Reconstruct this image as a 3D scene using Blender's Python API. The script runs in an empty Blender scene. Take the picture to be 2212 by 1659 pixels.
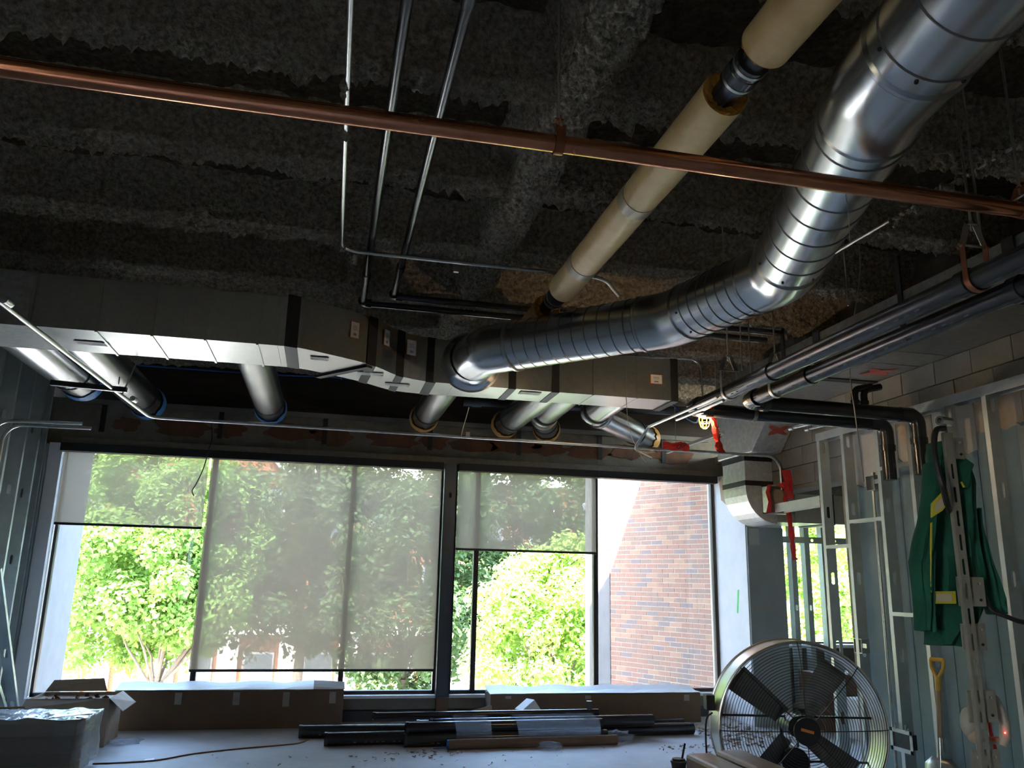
import bpy, bmesh, math, random
import numpy as np
from mathutils import Vector, Matrix, Euler
random.seed(7)
R = math.radians
C = bpy.context.scene.collection
SC = bpy.context.scene

# ------------------------------------------------------------------ camera, world, sun, exposure
EYE = Vector((0, 0, 1.6)); FOCAL = 1750.0
_p, _y, _r = R(13.68), R(12.53), R(1.257)
FW = Vector((math.sin(_y)*math.cos(_p), math.cos(_y)*math.cos(_p), math.sin(_p)))
_rt = Vector((math.cos(_y), -math.sin(_y), 0)); _up = _rt.cross(FW)
RT = math.cos(_r)*_rt + math.sin(_r)*_up
UP = -math.sin(_r)*_rt + math.cos(_r)*_up
cam = bpy.data.cameras.new('camera'); cam_o = bpy.data.objects.new('camera', cam); C.objects.link(cam_o)
cam.sensor_fit = 'HORIZONTAL'; cam.sensor_width = 36; cam.lens = 36*FOCAL/2212; cam.clip_end = 300; cam.clip_start = 0.05
M3 = Matrix((RT, UP, -FW)).transposed()
cam_o.matrix_world = Matrix.Translation(EYE) @ M3.to_4x4()
SC.camera = cam_o

def ray(px, py): return FW + RT*((px-1106)/FOCAL) - UP*((py-829.5)/FOCAL)
def PY(px, py, v):
    d = ray(px, py); return EYE + d*((v-EYE.y)/d.y)
def PX(px, py, v):
    d = ray(px, py); return EYE + d*((v-EYE.x)/d.x)
def PZ(px, py, v):
    d = ray(px, py); return EYE + d*((v-EYE.z)/d.z)

SC.view_settings.view_transform = 'Standard'; SC.view_settings.look = 'None'
SC.view_settings.gamma = 1.0; SC.view_settings.use_curve_mapping = False
SC.view_settings.exposure = 3.2
SC.cycles.max_bounces = 10; SC.cycles.diffuse_bounces = 6; SC.cycles.transparent_max_bounces = 24
SC.cycles.use_denoising = True
SC.cycles.sample_clamp_indirect = 6.0

w = bpy.data.worlds.new('sky'); SC.world = w; w.use_nodes = True
nt = w.node_tree; nt.nodes.clear()
out = nt.nodes.new('ShaderNodeOutputWorld'); bg = nt.nodes.new('ShaderNodeBackground')
sky = nt.nodes.new('ShaderNodeTexSky'); sky.sky_type = 'NISHITA'; sky.sun_disc = False
sky.sun_elevation = R(60); sky.sun_rotation = R(220); sky.air_density = 1.2; sky.dust_density = 1.5
bg.inputs[1].default_value = 0.8
nt.links.new(sky.outputs[0], bg.inputs[0]); nt.links.new(bg.outputs[0], out.inputs[0])
sun = bpy.data.lights.new('sun', 'SUN'); sun.energy = 8.0; sun.angle = R(0.6); sun.color = (1, 0.95, 0.86)
sun_o = bpy.data.objects.new('sun', sun); C.objects.link(sun_o)
sun_o.rotation_euler = Vector((0.35, 0.41, -1)).to_track_quat('-Z', 'Y').to_euler(); sun_o.location = (-8, -10, 25)
def area(name, loc, size, energy, color, rot):
    l = bpy.data.lights.new(name, 'AREA'); l.shape = 'RECTANGLE'; l.size, l.size_y = size; l.energy = energy; l.color = color
    o = bpy.data.objects.new(name, l); C.objects.link(o); o.location = loc; o.rotation_euler = rot; return o

# ------------------------------------------------------------------ materials
def new_mat(name):
    m = bpy.data.materials.new(name); m.use_nodes = True
    return m, m.node_tree, m.node_tree.nodes['Principled BSDF']
def mat(name, c1, c2=None, rough=0.6, metal=0.0, scale=8.0, detail=6.0, bump=0.0, bscale=None, lo=0.35, hi=0.65, kind='noise', stretch=None, spec=None, rough2=None, bdist=0.02):
    m, t, b = new_mat(name)
    b.inputs['Base Color'].default_value = (*c1, 1); b.inputs['Roughness'].default_value = rough; b.inputs['Metallic'].default_value = metal
    if spec is not None: b.inputs['Specular IOR Level'].default_value = spec
    tc = t.nodes.new('ShaderNodeTexCoord'); src = tc.outputs['Object']
    if stretch:
        mp = t.nodes.new('ShaderNodeMapping'); mp.inputs['Scale'].default_value = stretch
        t.links.new(src, mp.inputs[0]); src = mp.outputs[0]
    fac = None
    if c2 is not None:
        if kind == 'noise':
            n = t.nodes.new('ShaderNodeTexNoise'); n.inputs['Scale'].default_value = scale; n.inputs['Detail'].default_value = detail
            n.inputs['Roughness'].default_value = 0.62
            t.links.new(src, n.inputs['Vector']); fac = n.outputs[0]
        else:
            n = t.nodes.new('ShaderNodeTexVoronoi'); n.inputs['Scale'].default_value = scale
            t.links.new(src, n.inputs['Vector'])
            sp = t.nodes.new('ShaderNodeSeparateColor'); t.links.new(n.outputs['Color'], sp.inputs[0]); fac = sp.outputs[0]
        r = t.nodes.new('ShaderNodeValToRGB'); r.color_ramp.elements[0].position = lo; r.color_ramp.elements[1].position = hi
        r.color_ramp.elements[0].color = (*c1, 1); r.color_ramp.elements[1].color = (*c2, 1)
        t.links.new(fac, r.inputs[0]); t.links.new(r.outputs[0], b.inputs['Base Color'])
        if rough2 is not None:
            mr = t.nodes.new('ShaderNodeMapRange'); mr.inputs[1].default_value = lo; mr.inputs[2].default_value = hi
            mr.inputs[3].default_value = rough; mr.inputs[4].default_value = rough2
            t.links.new(fac, mr.inputs[0]); t.links.new(mr.outputs[0], b.inputs['Roughness'])
    if bump:
        n2 = t.nodes.new('ShaderNodeTexNoise'); n2.inputs['Scale'].default_value = bscale or scale*3; n2.inputs['Detail'].default_value = 8
        n2.inputs['Roughness'].default_value = 0.65
        t.links.new(src, n2.inputs['Vector'])
        bp = t.nodes.new('ShaderNodeBump'); bp.inputs['Strength'].default_value = bump; bp.inputs['Distance'].default_value = bdist
        t.links.new(n2.outputs[0], bp.inputs['Height']); t.links.new(bp.outputs[0], b.inputs['Normal'])
    return m
M = {}
M['spray'] = mat('sprayed_fireproofing', (0.38, 0.305, 0.215), (0.84, 0.745, 0.61), rough=0.95, scale=30, detail=12, bump=1.0, bscale=55, lo=0.38, hi=0.64, spec=0.1, bdist=0.06)  # dark end of the noise paints shade into the coating's pits
M['spray_deck'] = mat('sprayed_deck', (0.085, 0.064, 0.042), (0.24, 0.19, 0.13), rough=0.95, scale=26, detail=12, bump=1.0, bscale=22, lo=0.3, hi=0.7, spec=0.1, bdist=0.06)  # same coating as the joists; the deck's shade is put into this darker colour
M['galv'] = mat('galvanised_steel', (0.42, 0.44, 0.44), (0.56, 0.57, 0.56), rough=0.34, metal=0.95, scale=28, kind='vor', rough2=0.42, lo=0, hi=1)
M['galv_matte'] = mat('galvanised_matte', (0.50, 0.51, 0.49), (0.62, 0.63, 0.60), rough=0.45, metal=0.45, scale=26, kind='vor', lo=0, hi=1)
M['galv_dark'] = mat('galvanised_steel_dull', (0.42, 0.43, 0.41), (0.47, 0.48, 0.455), rough=0.32, metal=1.0, scale=40, kind='vor', lo=0, hi=1, rough2=0.36)
M['spiral'] = mat('spiral_duct_steel', (0.58, 0.60, 0.62), (0.64, 0.655, 0.67), rough=0.23, metal=1.0, scale=5, rough2=0.27)
M['seam'] = mat('seam_dark_steel', (0.20, 0.20, 0.205), rough=0.5, metal=0.8)  # darker steel tone for the ribs
M['stud'] = mat('stud_steel', (0.46, 0.50, 0.50), (0.58, 0.61, 0.60), rough=0.36, metal=0.65, scale=6, rough2=0.5)
M['emt'] = mat('emt_steel', (0.55, 0.56, 0.55), (0.66, 0.66, 0.64), rough=0.32, metal=0.95, scale=20)
M['rod'] = mat('zinc_rod', (0.55, 0.54, 0.5), rough=0.4, metal=0.9)
M['copper'] = mat('copper_pipe', (0.78, 0.34, 0.19), (0.52, 0.21, 0.12), rough=0.18, metal=1.0, scale=7, rough2=0.32, lo=0.4, hi=0.8)
M['copper_clip'] = mat('copper_clevis', (0.42, 0.16, 0.08), (0.35, 0.13, 0.07), rough=0.4, metal=0.85, scale=12)
M['black_pipe'] = mat('black_iron_pipe', (0.022, 0.023, 0.028), rough=0.22, spec=0.7)
M['cast'] = mat('cast_iron', (0.035, 0.037, 0.042), rough=0.22, spec=0.9)
M['black'] = mat('black_sealant', (0.012, 0.012, 0.013), (0.022, 0.021, 0.021), rough=0.55, scale=20)
M['matte_black'] = mat('black_powder_coat', (0.014, 0.014, 0.015), rough=0.5)
M['kraft'] = mat('insulation_jacket', (0.90, 0.65, 0.30), (0.78, 0.53, 0.23), rough=0.4, scale=5, bump=0.25, bscale=22, detail=8)
M['kraft_tape'] = mat('jacket_tape', (0.50, 0.41, 0.27), rough=0.35)
M['fibre'] = mat('fibreglass_core', (0.62, 0.30, 0.04), (0.42, 0.18, 0.02), rough=0.9, scale=40, bump=0.5)
M['blue_film'] = mat('blue_film', (0.05, 0.22, 0.55), (0.12, 0.36, 0.7), rough=0.3, scale=14)
M['brown_film'] = mat('brown_film', (0.80, 0.42, 0.11), (0.62, 0.29, 0.06), rough=0.35, scale=18)
M['concrete'] = mat('concrete_floor', (0.360, 0.360, 0.373), (0.477, 0.477, 0.486), rough=0.7, scale=2.2, detail=10, bump=0.15, bscale=12, lo=0.3, hi=0.7)
M['cmu'] = mat('concrete_block', (0.29, 0.265, 0.22), (0.20, 0.182, 0.15), rough=0.9, scale=2.4, bump=0.35, bscale=50)
M['mortar'] = mat('mortar', (0.30, 0.27, 0.22), (0.24, 0.21, 0.17), rough=0.95, scale=20)
M['plaster'] = mat('lintel_plaster', (0.16, 0.14, 0.105), (0.23, 0.20, 0.155), rough=0.9, scale=6, bump=0.3)
M['dark_wood'] = mat('dark_sheathing', (0.016, 0.010, 0.008), (0.036, 0.022, 0.016), rough=0.8, scale=3, stretch=(1, 1, 8))
M['brick_patch'] = mat('exposed_brick', (0.19, 0.072, 0.035), (0.10, 0.055, 0.033), rough=0.9, scale=7, bump=0.6, bscale=20)
M['white_pier'] = mat('white_plaster', (0.88, 0.89, 0.91), (0.80, 0.81, 0.83), rough=0.7, scale=4, lo=0.45, hi=0.8)
M['grey_panel'] = mat('grey_green_panel', (0.30, 0.345, 0.35), (0.26, 0.305, 0.31), rough=0.55, scale=3)
M['peach'] = mat('torn_board_paper', (0.46, 0.31, 0.18), (0.56, 0.49, 0.40), rough=0.85, scale=2.0, lo=0.42, hi=0.58)
M['green_board'] = mat('green_gypsum_board', (0.17, 0.25, 0.27), (0.25, 0.32, 0.335), rough=0.7, scale=1.8, lo=0.35, hi=0.7)
M['joint_white'] = mat('joint_compound', (0.60, 0.585, 0.55), (0.50, 0.475, 0.43), rough=0.8, scale=3)
M['alu'] = mat('window_aluminium', (0.045, 0.04, 0.038), rough=0.4, metal=0.4)
M['alu_light'] = mat('bright_trim', (0.55, 0.53, 0.48), rough=0.45, metal=0.3)
M['post'] = mat('blue_grey_post', (0.10, 0.12, 0.15), rough=0.35, metal=0.6)
M['sill_metal'] = mat('sill_panel', (0.20, 0.185, 0.16), (0.15, 0.135, 0.115), rough=0.6, scale=4)
M['blue_base'] = mat('base_strip', (0.05, 0.058, 0.075), rough=0.6)
M['card'] = mat('cardboard', (0.196, 0.126, 0.078), (0.166, 0.106, 0.065), rough=0.8, scale=3)
M['card_light'] = mat('cardboard_light', (0.46, 0.36, 0.27), (0.38, 0.29, 0.21), rough=0.8, scale=5)
M['white_card'] = mat('white_card', (0.80, 0.80, 0.80), rough=0.6)
M['brown_lid'] = mat('brown_laminate', (0.20, 0.125, 0.07), (0.30, 0.20, 0.12), rough=0.3, scale=6, stretch=(4, 1, 1))
M['green_cloth'] = mat('green_cloth', (0.008, 0.105, 0.062), (0.005, 0.07, 0.042), rough=0.85, scale=9, bump=0.35, bscale=40)
M['yellow_tape'] = mat('yellow_tape', (0.62, 0.52, 0.04), rough=0.6)
M['silver_tape'] = mat('reflective_tape', (0.60, 0.50, 0.36), rough=0.4)
M['red'] = mat('red_tape', (0.72, 0.045, 0.035), (0.55, 0.03, 0.03), rough=0.4, scale=12)
M['red_paint'] = mat('red_spray_paint', (0.52, 0.09, 0.06), (0.42, 0.10, 0.07), rough=0.6, scale=20)
M['orange'] = mat('orange_edge', (0.80, 0.25, 0.05), rough=0.6)
M['paper'] = mat('label_paper', (0.62, 0.60, 0.58), rough=0.7)
M['ink'] = mat('grey_ink', (0.20, 0.20, 0.22), rough=0.7)
M['yellow_plastic'] = mat('yellow_plastic', (0.85, 0.42, 0.02), rough=0.4)
M['handle_yellow'] = mat('orange_yellow_handle', (0.62, 0.34, 0.04), rough=0.45)
M['wood'] = mat('ash_wood', (0.40, 0.29, 0.17), (0.32, 0.22, 0.12), rough=0.6, scale=5, stretch=(6, 6, 1))
M['cream'] = mat('cream_plastic', (0.42, 0.385, 0.31), (0.36, 0.33, 0.265), rough=0.5, scale=6)
M['tan_metal'] = mat('painted_strut', (0.36, 0.33, 0.275), (0.29, 0.265, 0.22), rough=0.55, metal=0.3, scale=14)
M['chrome'] = mat('chrome', (0.8, 0.8, 0.82), rough=0.12, metal=1.0)
M['cable'] = mat('black_cable', (0.015, 0.015, 0.016), rough=0.5)
M['orange_cable'] = mat('orange_cord', (0.30, 0.16, 0.06), rough=0.6)
M['blue_cable'] = mat('blue_cable', (0.02, 0.12, 0.42), rough=0.5)
M['fan_drum'] = mat('fan_drum_steel', (0.66, 0.63, 0.56), (0.60, 0.57, 0.5), rough=0.32, metal=0.75, scale=5)
M['fan_black'] = mat('fan_black', (0.02, 0.021, 0.023), rough=0.42)
M['fan_blade'] = mat('fan_blade', (0.13, 0.13, 0.125), (0.17, 0.165, 0.155), rough=0.45, metal=0.4, scale=12)
M['leaf'] = None
M['bark'] = mat('bark', (0.16, 0.12, 0.085), (0.09, 0.065, 0.045), rough=0.9, scale=10, bump=0.5, stretch=(1, 1, 0.2))
M['asphalt'] = mat('street', (0.30, 0.29, 0.28), (0.36, 0.35, 0.33), rough=0.9, scale=3)
M['stucco'] = mat('stucco', (0.15, 0.143, 0.141), (0.13, 0.124, 0.122), rough=0.85, scale=5, bump=0.1)
M['far_white'] = mat('painted_stone', (0.80, 0.74, 0.66), (0.72, 0.66, 0.58), rough=0.8, scale=2)
M['roof'] = mat('slate_roof', (0.34, 0.34, 0.35), (0.26, 0.26, 0.27), rough=0.7, scale=8)
M['far_glass'] = mat('far_window_glass', (0.10, 0.12, 0.14), rough=0.1, spec=0.8)
M['yellow_door'] = mat('yellow_door', (0.85, 0.55, 0.05), rough=0.5)
M['brick_a'] = mat('brick_red', (0.187, 0.093, 0.061), (0.155, 0.077, 0.052), rough=0.9, scale=14, bump=0.3)
M['brick_b'] = mat('brick_orange', (0.215, 0.119, 0.075), (0.192, 0.105, 0.065), rough=0.9, scale=14, bump=0.3)
M['brick_c'] = mat('brick_plum', (0.127, 0.087, 0.077), (0.108, 0.075, 0.068), rough=0.9, scale=14, bump=0.3)
M['brick_d'] = mat('brick_brown', (0.159, 0.093, 0.065), (0.131, 0.077, 0.056), rough=0.9, scale=14, bump=0.3)
M['debris'] = mat('demolition_scrap', (0.36, 0.34, 0.31), (0.22, 0.20, 0.18), rough=0.9, scale=30)

# brick-course material for the far facade (pieces too small to tell apart there)
m, t, b = new_mat('far_brickwork')
tc = t.nodes.new('ShaderNodeTexCoord'); mp = t.nodes.new('ShaderNodeMapping'); mp.inputs['Rotation'].default_value = (R(90), 0, 0)
br = t.nodes.new('ShaderNodeTexBrick'); br.inputs['Scale'].default_value = 4.5
br.inputs['Color1'].default_value = (0.32, 0.10, 0.038, 1); br.inputs['Color2'].default_value = (0.26, 0.082, 0.032, 1); br.inputs['Mortar'].default_value = (0.40, 0.26, 0.18, 1)
br.inputs['Mortar Size'].default_value = 0.012
t.links.new(tc.outputs['Object'], mp.inputs[0]); t.links.new(mp.outputs[0], br.inputs['Vector']); t.links.new(br.outputs['Color'], b.inputs['Base Color'])
b.inputs['Roughness'].default_value = 0.9; M['far_brick'] = m

def sheer(name, transp, diff, trans, wt):
    m = bpy.data.materials.new(name); m.use_nodes = True; t = m.node_tree; t.nodes.clear()
    o = t.nodes.new('ShaderNodeOutputMaterial'); tr = t.nodes.new('ShaderNodeBsdfTransparent'); tr.inputs[0].default_value = (*transp, 1)
    d = t.nodes.new('ShaderNodeBsdfDiffuse'); d.inputs[0].default_value = (*diff, 1)
    tl = t.nodes.new('ShaderNodeBsdfTranslucent'); tl.inputs[0].default_value = (*trans, 1)
    a = t.nodes.new('ShaderNodeMixShader'); a.inputs[0].default_value = 0.8
    t.links.new(d.outputs[0], a.inputs[1]); t.links.new(tl.outputs[0], a.inputs[2])
    mx = t.nodes.new('ShaderNodeMixShader'); mx.inputs[0].default_value = wt
    t.links.new(a.outputs[0], mx.inputs[1]); t.links.new(tr.outputs[0], mx.inputs[2]); t.links.new(mx.outputs[0], o.inputs[0])
    return m
M['shade'] = sheer('solar_shade_mesh', (1, 0.98, 0.94), (0.118, 0.092, 0.068), (0.14, 0.110, 0.080), 0.118)

def glassy(name, tint, gloss, rough, wr=0):
    m = bpy.data.materials.new(name); m.use_nodes = True; t = m.node_tree; t.nodes.clear()
    o = t.nodes.new('ShaderNodeOutputMaterial'); tr = t.nodes.new('ShaderNodeBsdfTransparent'); tr.inputs[0].default_value = (*tint, 1)
    g = t.nodes.new('ShaderNodeBsdfGlossy'); g.inputs['Roughness'].default_value = rough
    fr = t.nodes.new('ShaderNodeFresnel'); fr.inputs[0].default_value = 1.45
    ml = t.nodes.new('ShaderNodeMath'); ml.operation = 'MULTIPLY_ADD'; ml.inputs[1].default_value = 0.9; ml.inputs[2].default_value = gloss
    mx = t.nodes.new('ShaderNodeMixShader')
    t.links.new(fr.outputs[0], ml.inputs[0]); t.links.new(ml.outputs[0], mx.inputs[0])
    t.links.new(tr.outputs[0], mx.inputs[1]); t.links.new(g.outputs[0], mx.inputs[2]); t.links.new(mx.outputs[0], o.inputs[0])
    if wr:
        tc = t.nodes.new('ShaderNodeTexCoord'); n = t.nodes.new('ShaderNodeTexNoise'); n.inputs['Scale'].default_value = wr; n.inputs['Detail'].default_value = 6
        mp = t.nodes.new('ShaderNodeMapping'); mp.inputs['Scale'].default_value = (1, 1, 2.5); mp.inputs['Rotation'].default_value = (0.3, 0.5, 0.2)
        bp = t.nodes.new('ShaderNodeBump'); bp.inputs['Strength'].default_value = 0.9; bp.inputs['Distance'].default_value = 0.03
        t.links.new(tc.outputs['Object'], mp.inputs[0]); t.links.new(mp.outputs[0], n.inputs['Vector']); t.links.new(n.outputs[0], bp.inputs['Height'])
        t.links.new(bp.outputs[0], g.inputs['Normal'])
    return m
M['glass'] = glassy('window_glass', (0.93, 0.95, 0.95), 0.01, 0.02)
M['wrap'] = glassy('stretch_wrap', (0.90, 0.91, 0.92), 0.22, 0.22, 9)
t = M['wrap'].node_tree; d = t.nodes.new('ShaderNodeBsdfDiffuse'); d.inputs[0].default_value = (0.75, 0.77, 0.78, 1); o = [n for n in t.nodes if n.type == 'OUTPUT_MATERIAL'][0]
mx = t.nodes.new('ShaderNodeMixShader'); mx.inputs[0].default_value = 0.24; t.links.new(o.inputs[0].links[0].from_socket, mx.inputs[1]); t.links.new(d.outputs[0], mx.inputs[2]); t.links.new(mx.outputs[0], o.inputs[0])
M['bag'] = sheer('milky_plastic', (1, 1, 1), (0.78, 0.82, 0.88), (0.6, 0.62, 0.66), 0.68)
M['clear_tape'] = mat('clear_tape', (0.46, 0.42, 0.37), (0.38, 0.33, 0.28), rough=0.2, scale=14)

def emis(name, col, s):
    m, t, b = new_mat(name); b.inputs['Base Color'].default_value = (*col, 1)
    b.inputs['Emission Color'].default_value = (*col, 1); b.inputs['Emission Strength'].default_value = s; return m
M['bulb'] = emis('lit_bulb', (1.0, 0.72, 0.42), 14)
M['stencil'] = mat('grey_stencil', (0.13, 0.13, 0.14), rough=0.5)
M['led'] = emis('red_led', (1.0, 0.05, 0.02), 4)

def leafmat(name, c1, c2, tr):
    m = bpy.data.materials.new(name); m.use_nodes = True; t = m.node_tree; t.nodes.clear()
    o = t.nodes.new('ShaderNodeOutputMaterial'); d = t.nodes.new('ShaderNodeBsdfPrincipled'); d.inputs['Roughness'].default_value = 0.8
    tl = t.nodes.new('ShaderNodeBsdfTranslucent'); tl.inputs[0].default_value = (*tr, 1)
    tc = t.nodes.new('ShaderNodeTexCoord'); n = t.nodes.new('ShaderNodeTexNoise'); n.inputs['Scale'].default_value = 2.5
    r = t.nodes.new('ShaderNodeValToRGB'); r.color_ramp.elements[0].color = (*c1, 1); r.color_ramp.elements[1].color = (*c2, 1)
    r.color_ramp.elements[0].position = 0.35; r.color_ramp.elements[1].position = 0.65
    t.links.new(tc.outputs['Object'], n.inputs['Vector']); t.links.new(n.outputs[0], r.inputs[0]); t.links.new(r.outputs[0], d.inputs['Base Color'])
    mx = t.nodes.new('ShaderNodeMixShader'); mx.inputs[0].default_value = 0.35
    t.links.new(d.outputs[0], mx.inputs[1]); t.links.new(tl.outputs[0], mx.inputs[2]); t.links.new(mx.outputs[0], o.inputs[0])
    return m
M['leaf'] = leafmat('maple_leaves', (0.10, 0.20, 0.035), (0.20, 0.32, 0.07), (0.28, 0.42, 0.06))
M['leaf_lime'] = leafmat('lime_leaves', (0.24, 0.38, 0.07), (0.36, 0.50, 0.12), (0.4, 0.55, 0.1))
M['leaf_dark'] = leafmat('shaded_leaves', (0.032, 0.07, 0.02), (0.085, 0.135, 0.045), (0.09, 0.15, 0.03))  # shade of the backlit crowns put into a darker leaf colour

# ------------------------------------------------------------------ mesh helpers
class MB:
    def __init__(s): s.v = []; s.f = []; s.sm = []; s.mi = []
    def add(s, vs, fs, smooth=False, mi=0):
        k = len(s.v); s.v += [tuple(v) for v in vs]
        for f in fs: s.f.append([i+k for i in f]); s.sm.append(smooth); s.mi.append(mi)
        return s
    def box(s, a, b, mi=0):
        (x0, y0, z0), (x1, y1, z1) = a, b
        return s.add([(x0,y0,z0),(x1,y0,z0),(x1,y1,z0),(x0,y1,z0),(x0,y0,z1),(x1,y0,z1),(x1,y1,z1),(x0,y1,z1)],
                     [(0,3,2,1),(4,5,6,7),(0,1,5,4),(1,2,6,5),(2,3,7,6),(3,0,4,7)], mi=mi)
    def obox(s, c, ax, ay, az, mi=0):
        c, ax, ay, az = Vector(c), Vector(ax), Vector(ay), Vector(az)
        vs = [c+i*ax+j*ay+k*az for k in (-1,1) for j in (-1,1) for i in (-1,1)]
        return s.add(vs, [(0,2,3,1),(4,5,7,6),(0,1,5,4),(2,6,7,3),(0,4,6,2),(1,3,7,5)], mi=mi)
    def bar(s, p, q, wdt, hgt, upv=(0,0,1), mi=0):
        p, q = Vector(p), Vector(q); d = (q-p); n = d.normalized(); u = Vector(upv); sd = n.cross(u).normalized(); u = sd.cross(n)
        return s.obox((p+q)/2, d/2, sd*wdt/2, u*hgt/2, mi)
    def tube(s, path, r, n=14, caps=True, mi=0, closed=False):
        path = [Vector(p) for p in path]; m = len(path); rs = r if isinstance(r, (list, tuple)) else [r]*m
        tang = []
        for i in range(m):
            if closed: d = path[(i+1) % m]-path[i-1]
            else:
                d = path[min(i+1, m-1)]-path[max(i-1, 0)]
            if d.length < 1e-9: d = tang[-1] if tang else Vector((0,0,1))
            tang.append(d.normalized())
        t0 = tang[0]; ref = Vector((0,0,1)) if abs(t0.z) < 0.9 else Vector((1,0,0))
        u = t0.cross(ref).normalized(); vs = []
        for i in range(m):
            if i: 
                ax = tang[i-1].cross(tang[i])
                if ax.length > 1e-7:
                    u = Matrix.Rotation(tang[i-1].angle(tang[i]), 3, ax.normalized()) @ u
            v = tang[i].cross(u)
            for k in range(n):
                a = 2*math.pi*k/n; vs.append(path[i]+(u*math.cos(a)+v*math.sin(a))*rs[i])
        fs = []
        for i in range(m if closed else m-1):
            j = (i+1) % m
            for k in range(n): fs.append((i*n+k, i*n+(k+1) % n, j*n+(k+1) % n, j*n+k))
        s.add(vs, fs, True, mi)
        if caps and not closed:
            k = len(s.v)-len(vs)
            s.f.append([k+i for i in range(n)][::-1]); s.sm.append(False); s.mi.append(mi)
            s.f.append([k+(m-1)*n+i for i in range(n)]); s.sm.append(False); s.mi.append(mi)
        return s
    def ring(s, c, axis, r_in, r_out, ln, n=32, mi=0):
        """hollow cylinder (pipe with thickness)"""
        c, a = Vector(c), Vector(axis).normalized(); u = a.orthogonal().normalized(); v = a.cross(u); vs = []
        for rr, t in ((r_in, 0), (r_out, 0), (r_out, ln), (r_in, ln)):
            for k in range(n):
                g = 2*math.pi*k/n; vs.append(c+a*t+(u*math.cos(g)+v*math.sin(g))*rr)
        for L in range(4):
            b = (L+1) % 4
            fs = [(L*n+k, L*n+(k+1) % n, b*n+(k+1) % n, b*n+k) for k in range(n)]
            if L == 0: s.add(vs, fs, False, mi); k0 = len(s.v)-len(vs)
            else:
                for f in fs: s.f.append([i+k0 for i in f]); s.sm.append(L in (1, 3)); s.mi.append(mi)
        return s
    def prism(s, pts, off, mi=0):
        """polygon pts extruded by off"""
        n = len(pts); o = Vector(off); vs = [Vector(p) for p in pts]+[Vector(p)+o for p in pts]
        fs = [tuple(range(n))[::-1], tuple(range(n, 2*n))]+[(i, (i+1) % n, n+(i+1) % n, n+i) for i in range(n)]
        return s.add(vs, fs, mi=mi)
    def quad(s, a, b, c, d, mi=0): return s.add([a, b, c, d], [(0,1,2,3)], mi=mi)
    def blob(s, c, rx, ry, rz, seg=10, rings=7, mi=0, jit=0.0):
        vs = []; fs = []
        for i in range(rings+1):
            th = math.pi*i/rings
            for k in range(seg):
                ph = 2*math.pi*k/seg; q = 1+random.uniform(-jit, jit)
                vs.append((c[0]+rx*q*math.sin(th)*math.cos(ph), c[1]+ry*q*math.sin(th)*math.sin(ph), c[2]+rz*q*math.cos(th)))
        for i in range(rings):
            for k in range(seg): fs.append((i*seg+k, (i+1)*seg+k, (i+1)*seg+(k+1) % seg, i*seg+(k+1) % seg))
        return s.add(vs, fs, True, mi)
    def build(s, name, mats, parent=None, bevel=0.0, solid=0.0):
        off = Vector((0,0,0)); p = parent
        while p is not None: off += p.location; p = p.parent
        me = bpy.data.meshes.new(name); vs = s.v if off.length == 0 else [tuple(Vector(v)-off) for v in s.v]
        me.from_pydata(vs, [], s.f); me.polygons.foreach_set('use_smooth', s.sm)
        for mm in (mats if isinstance(mats, (list, tuple)) else [mats]): me.materials.append(M[mm] if isinstance(mm, str) else mm)
        me.polygons.foreach_set('material_index', s.mi); me.update()
        if any(s.sm): me.set_sharp_from_angle(angle=R(33))
        o = bpy.data.objects.new(name, me); C.objects.link(o)
        if parent is not None: o.parent = parent
        if solid:
            md = o.modifiers.new('solid', 'SOLIDIFY'); md.thickness = solid; md.offset = 0
        if bevel:
            md = o.modifiers.new('bevel', 'BEVEL'); md.width = bevel; md.segments = 2; md.limit_method = 'ANGLE'; md.angle_limit = R(40)
        return o

def tag(o, label=None, cat=None, group=None, kind=None):
    if label: o['label'] = label
    if cat: o['category'] = cat
    if group: o['group'] = group
    if kind: o['kind'] = kind
    return o
def thing(name, label, cat, loc, group=None):
    o = bpy.data.objects.new(name, None); C.objects.link(o); o.location = loc; o.empty_display_size = 0.1
    return tag(o, label, cat, group)
def struct(mb, name, mats, **k): return tag(mb.build(name, mats, **k), kind='structure')
def copy_tree(o, parent=None, loc=None):
    c = o.copy(); C.objects.link(c)
    if parent is not None: c.parent = parent
    if loc is not None: c.location = loc
    for ch in list(o.children): copy_tree(ch, c)
    return c
def child_copy(o, dv):
    c = o.copy(); C.objects.link(c); c.location = o.location+Vector(dv); return c
def fillet(pts, r, n=7):
    pts = [Vector(p) for p in pts]; out = [pts[0]]
    rr = r if isinstance(r, (list, tuple)) else [r]*(len(pts)-2)
    for i in range(1, len(pts)-1):
        a, b, c = pts[i-1], pts[i], pts[i+1]; d1 = (a-b).normalized(); d2 = (c-b).normalized(); ang = d1.angle(d2)
        if ang > math.pi-0.02: out.append(b); continue
        t = min(rr[i-1]/math.tan(ang/2), 0.48*(a-b).length, 0.48*(c-b).length)
        rad = t*math.tan(ang/2); p, q = b+d1*t, b+d2*t; cen = b+(d1+d2).normalized()*(rad/math.sin(ang/2))
        va, vb = p-cen, q-cen; om = va.angle(vb)
        for k in range(n+1):
            f = k/n; out.append(cen+(va*math.sin((1-f)*om)+vb*math.sin(f*om))/math.sin(om))
    return out+[pts[-1]]
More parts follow.
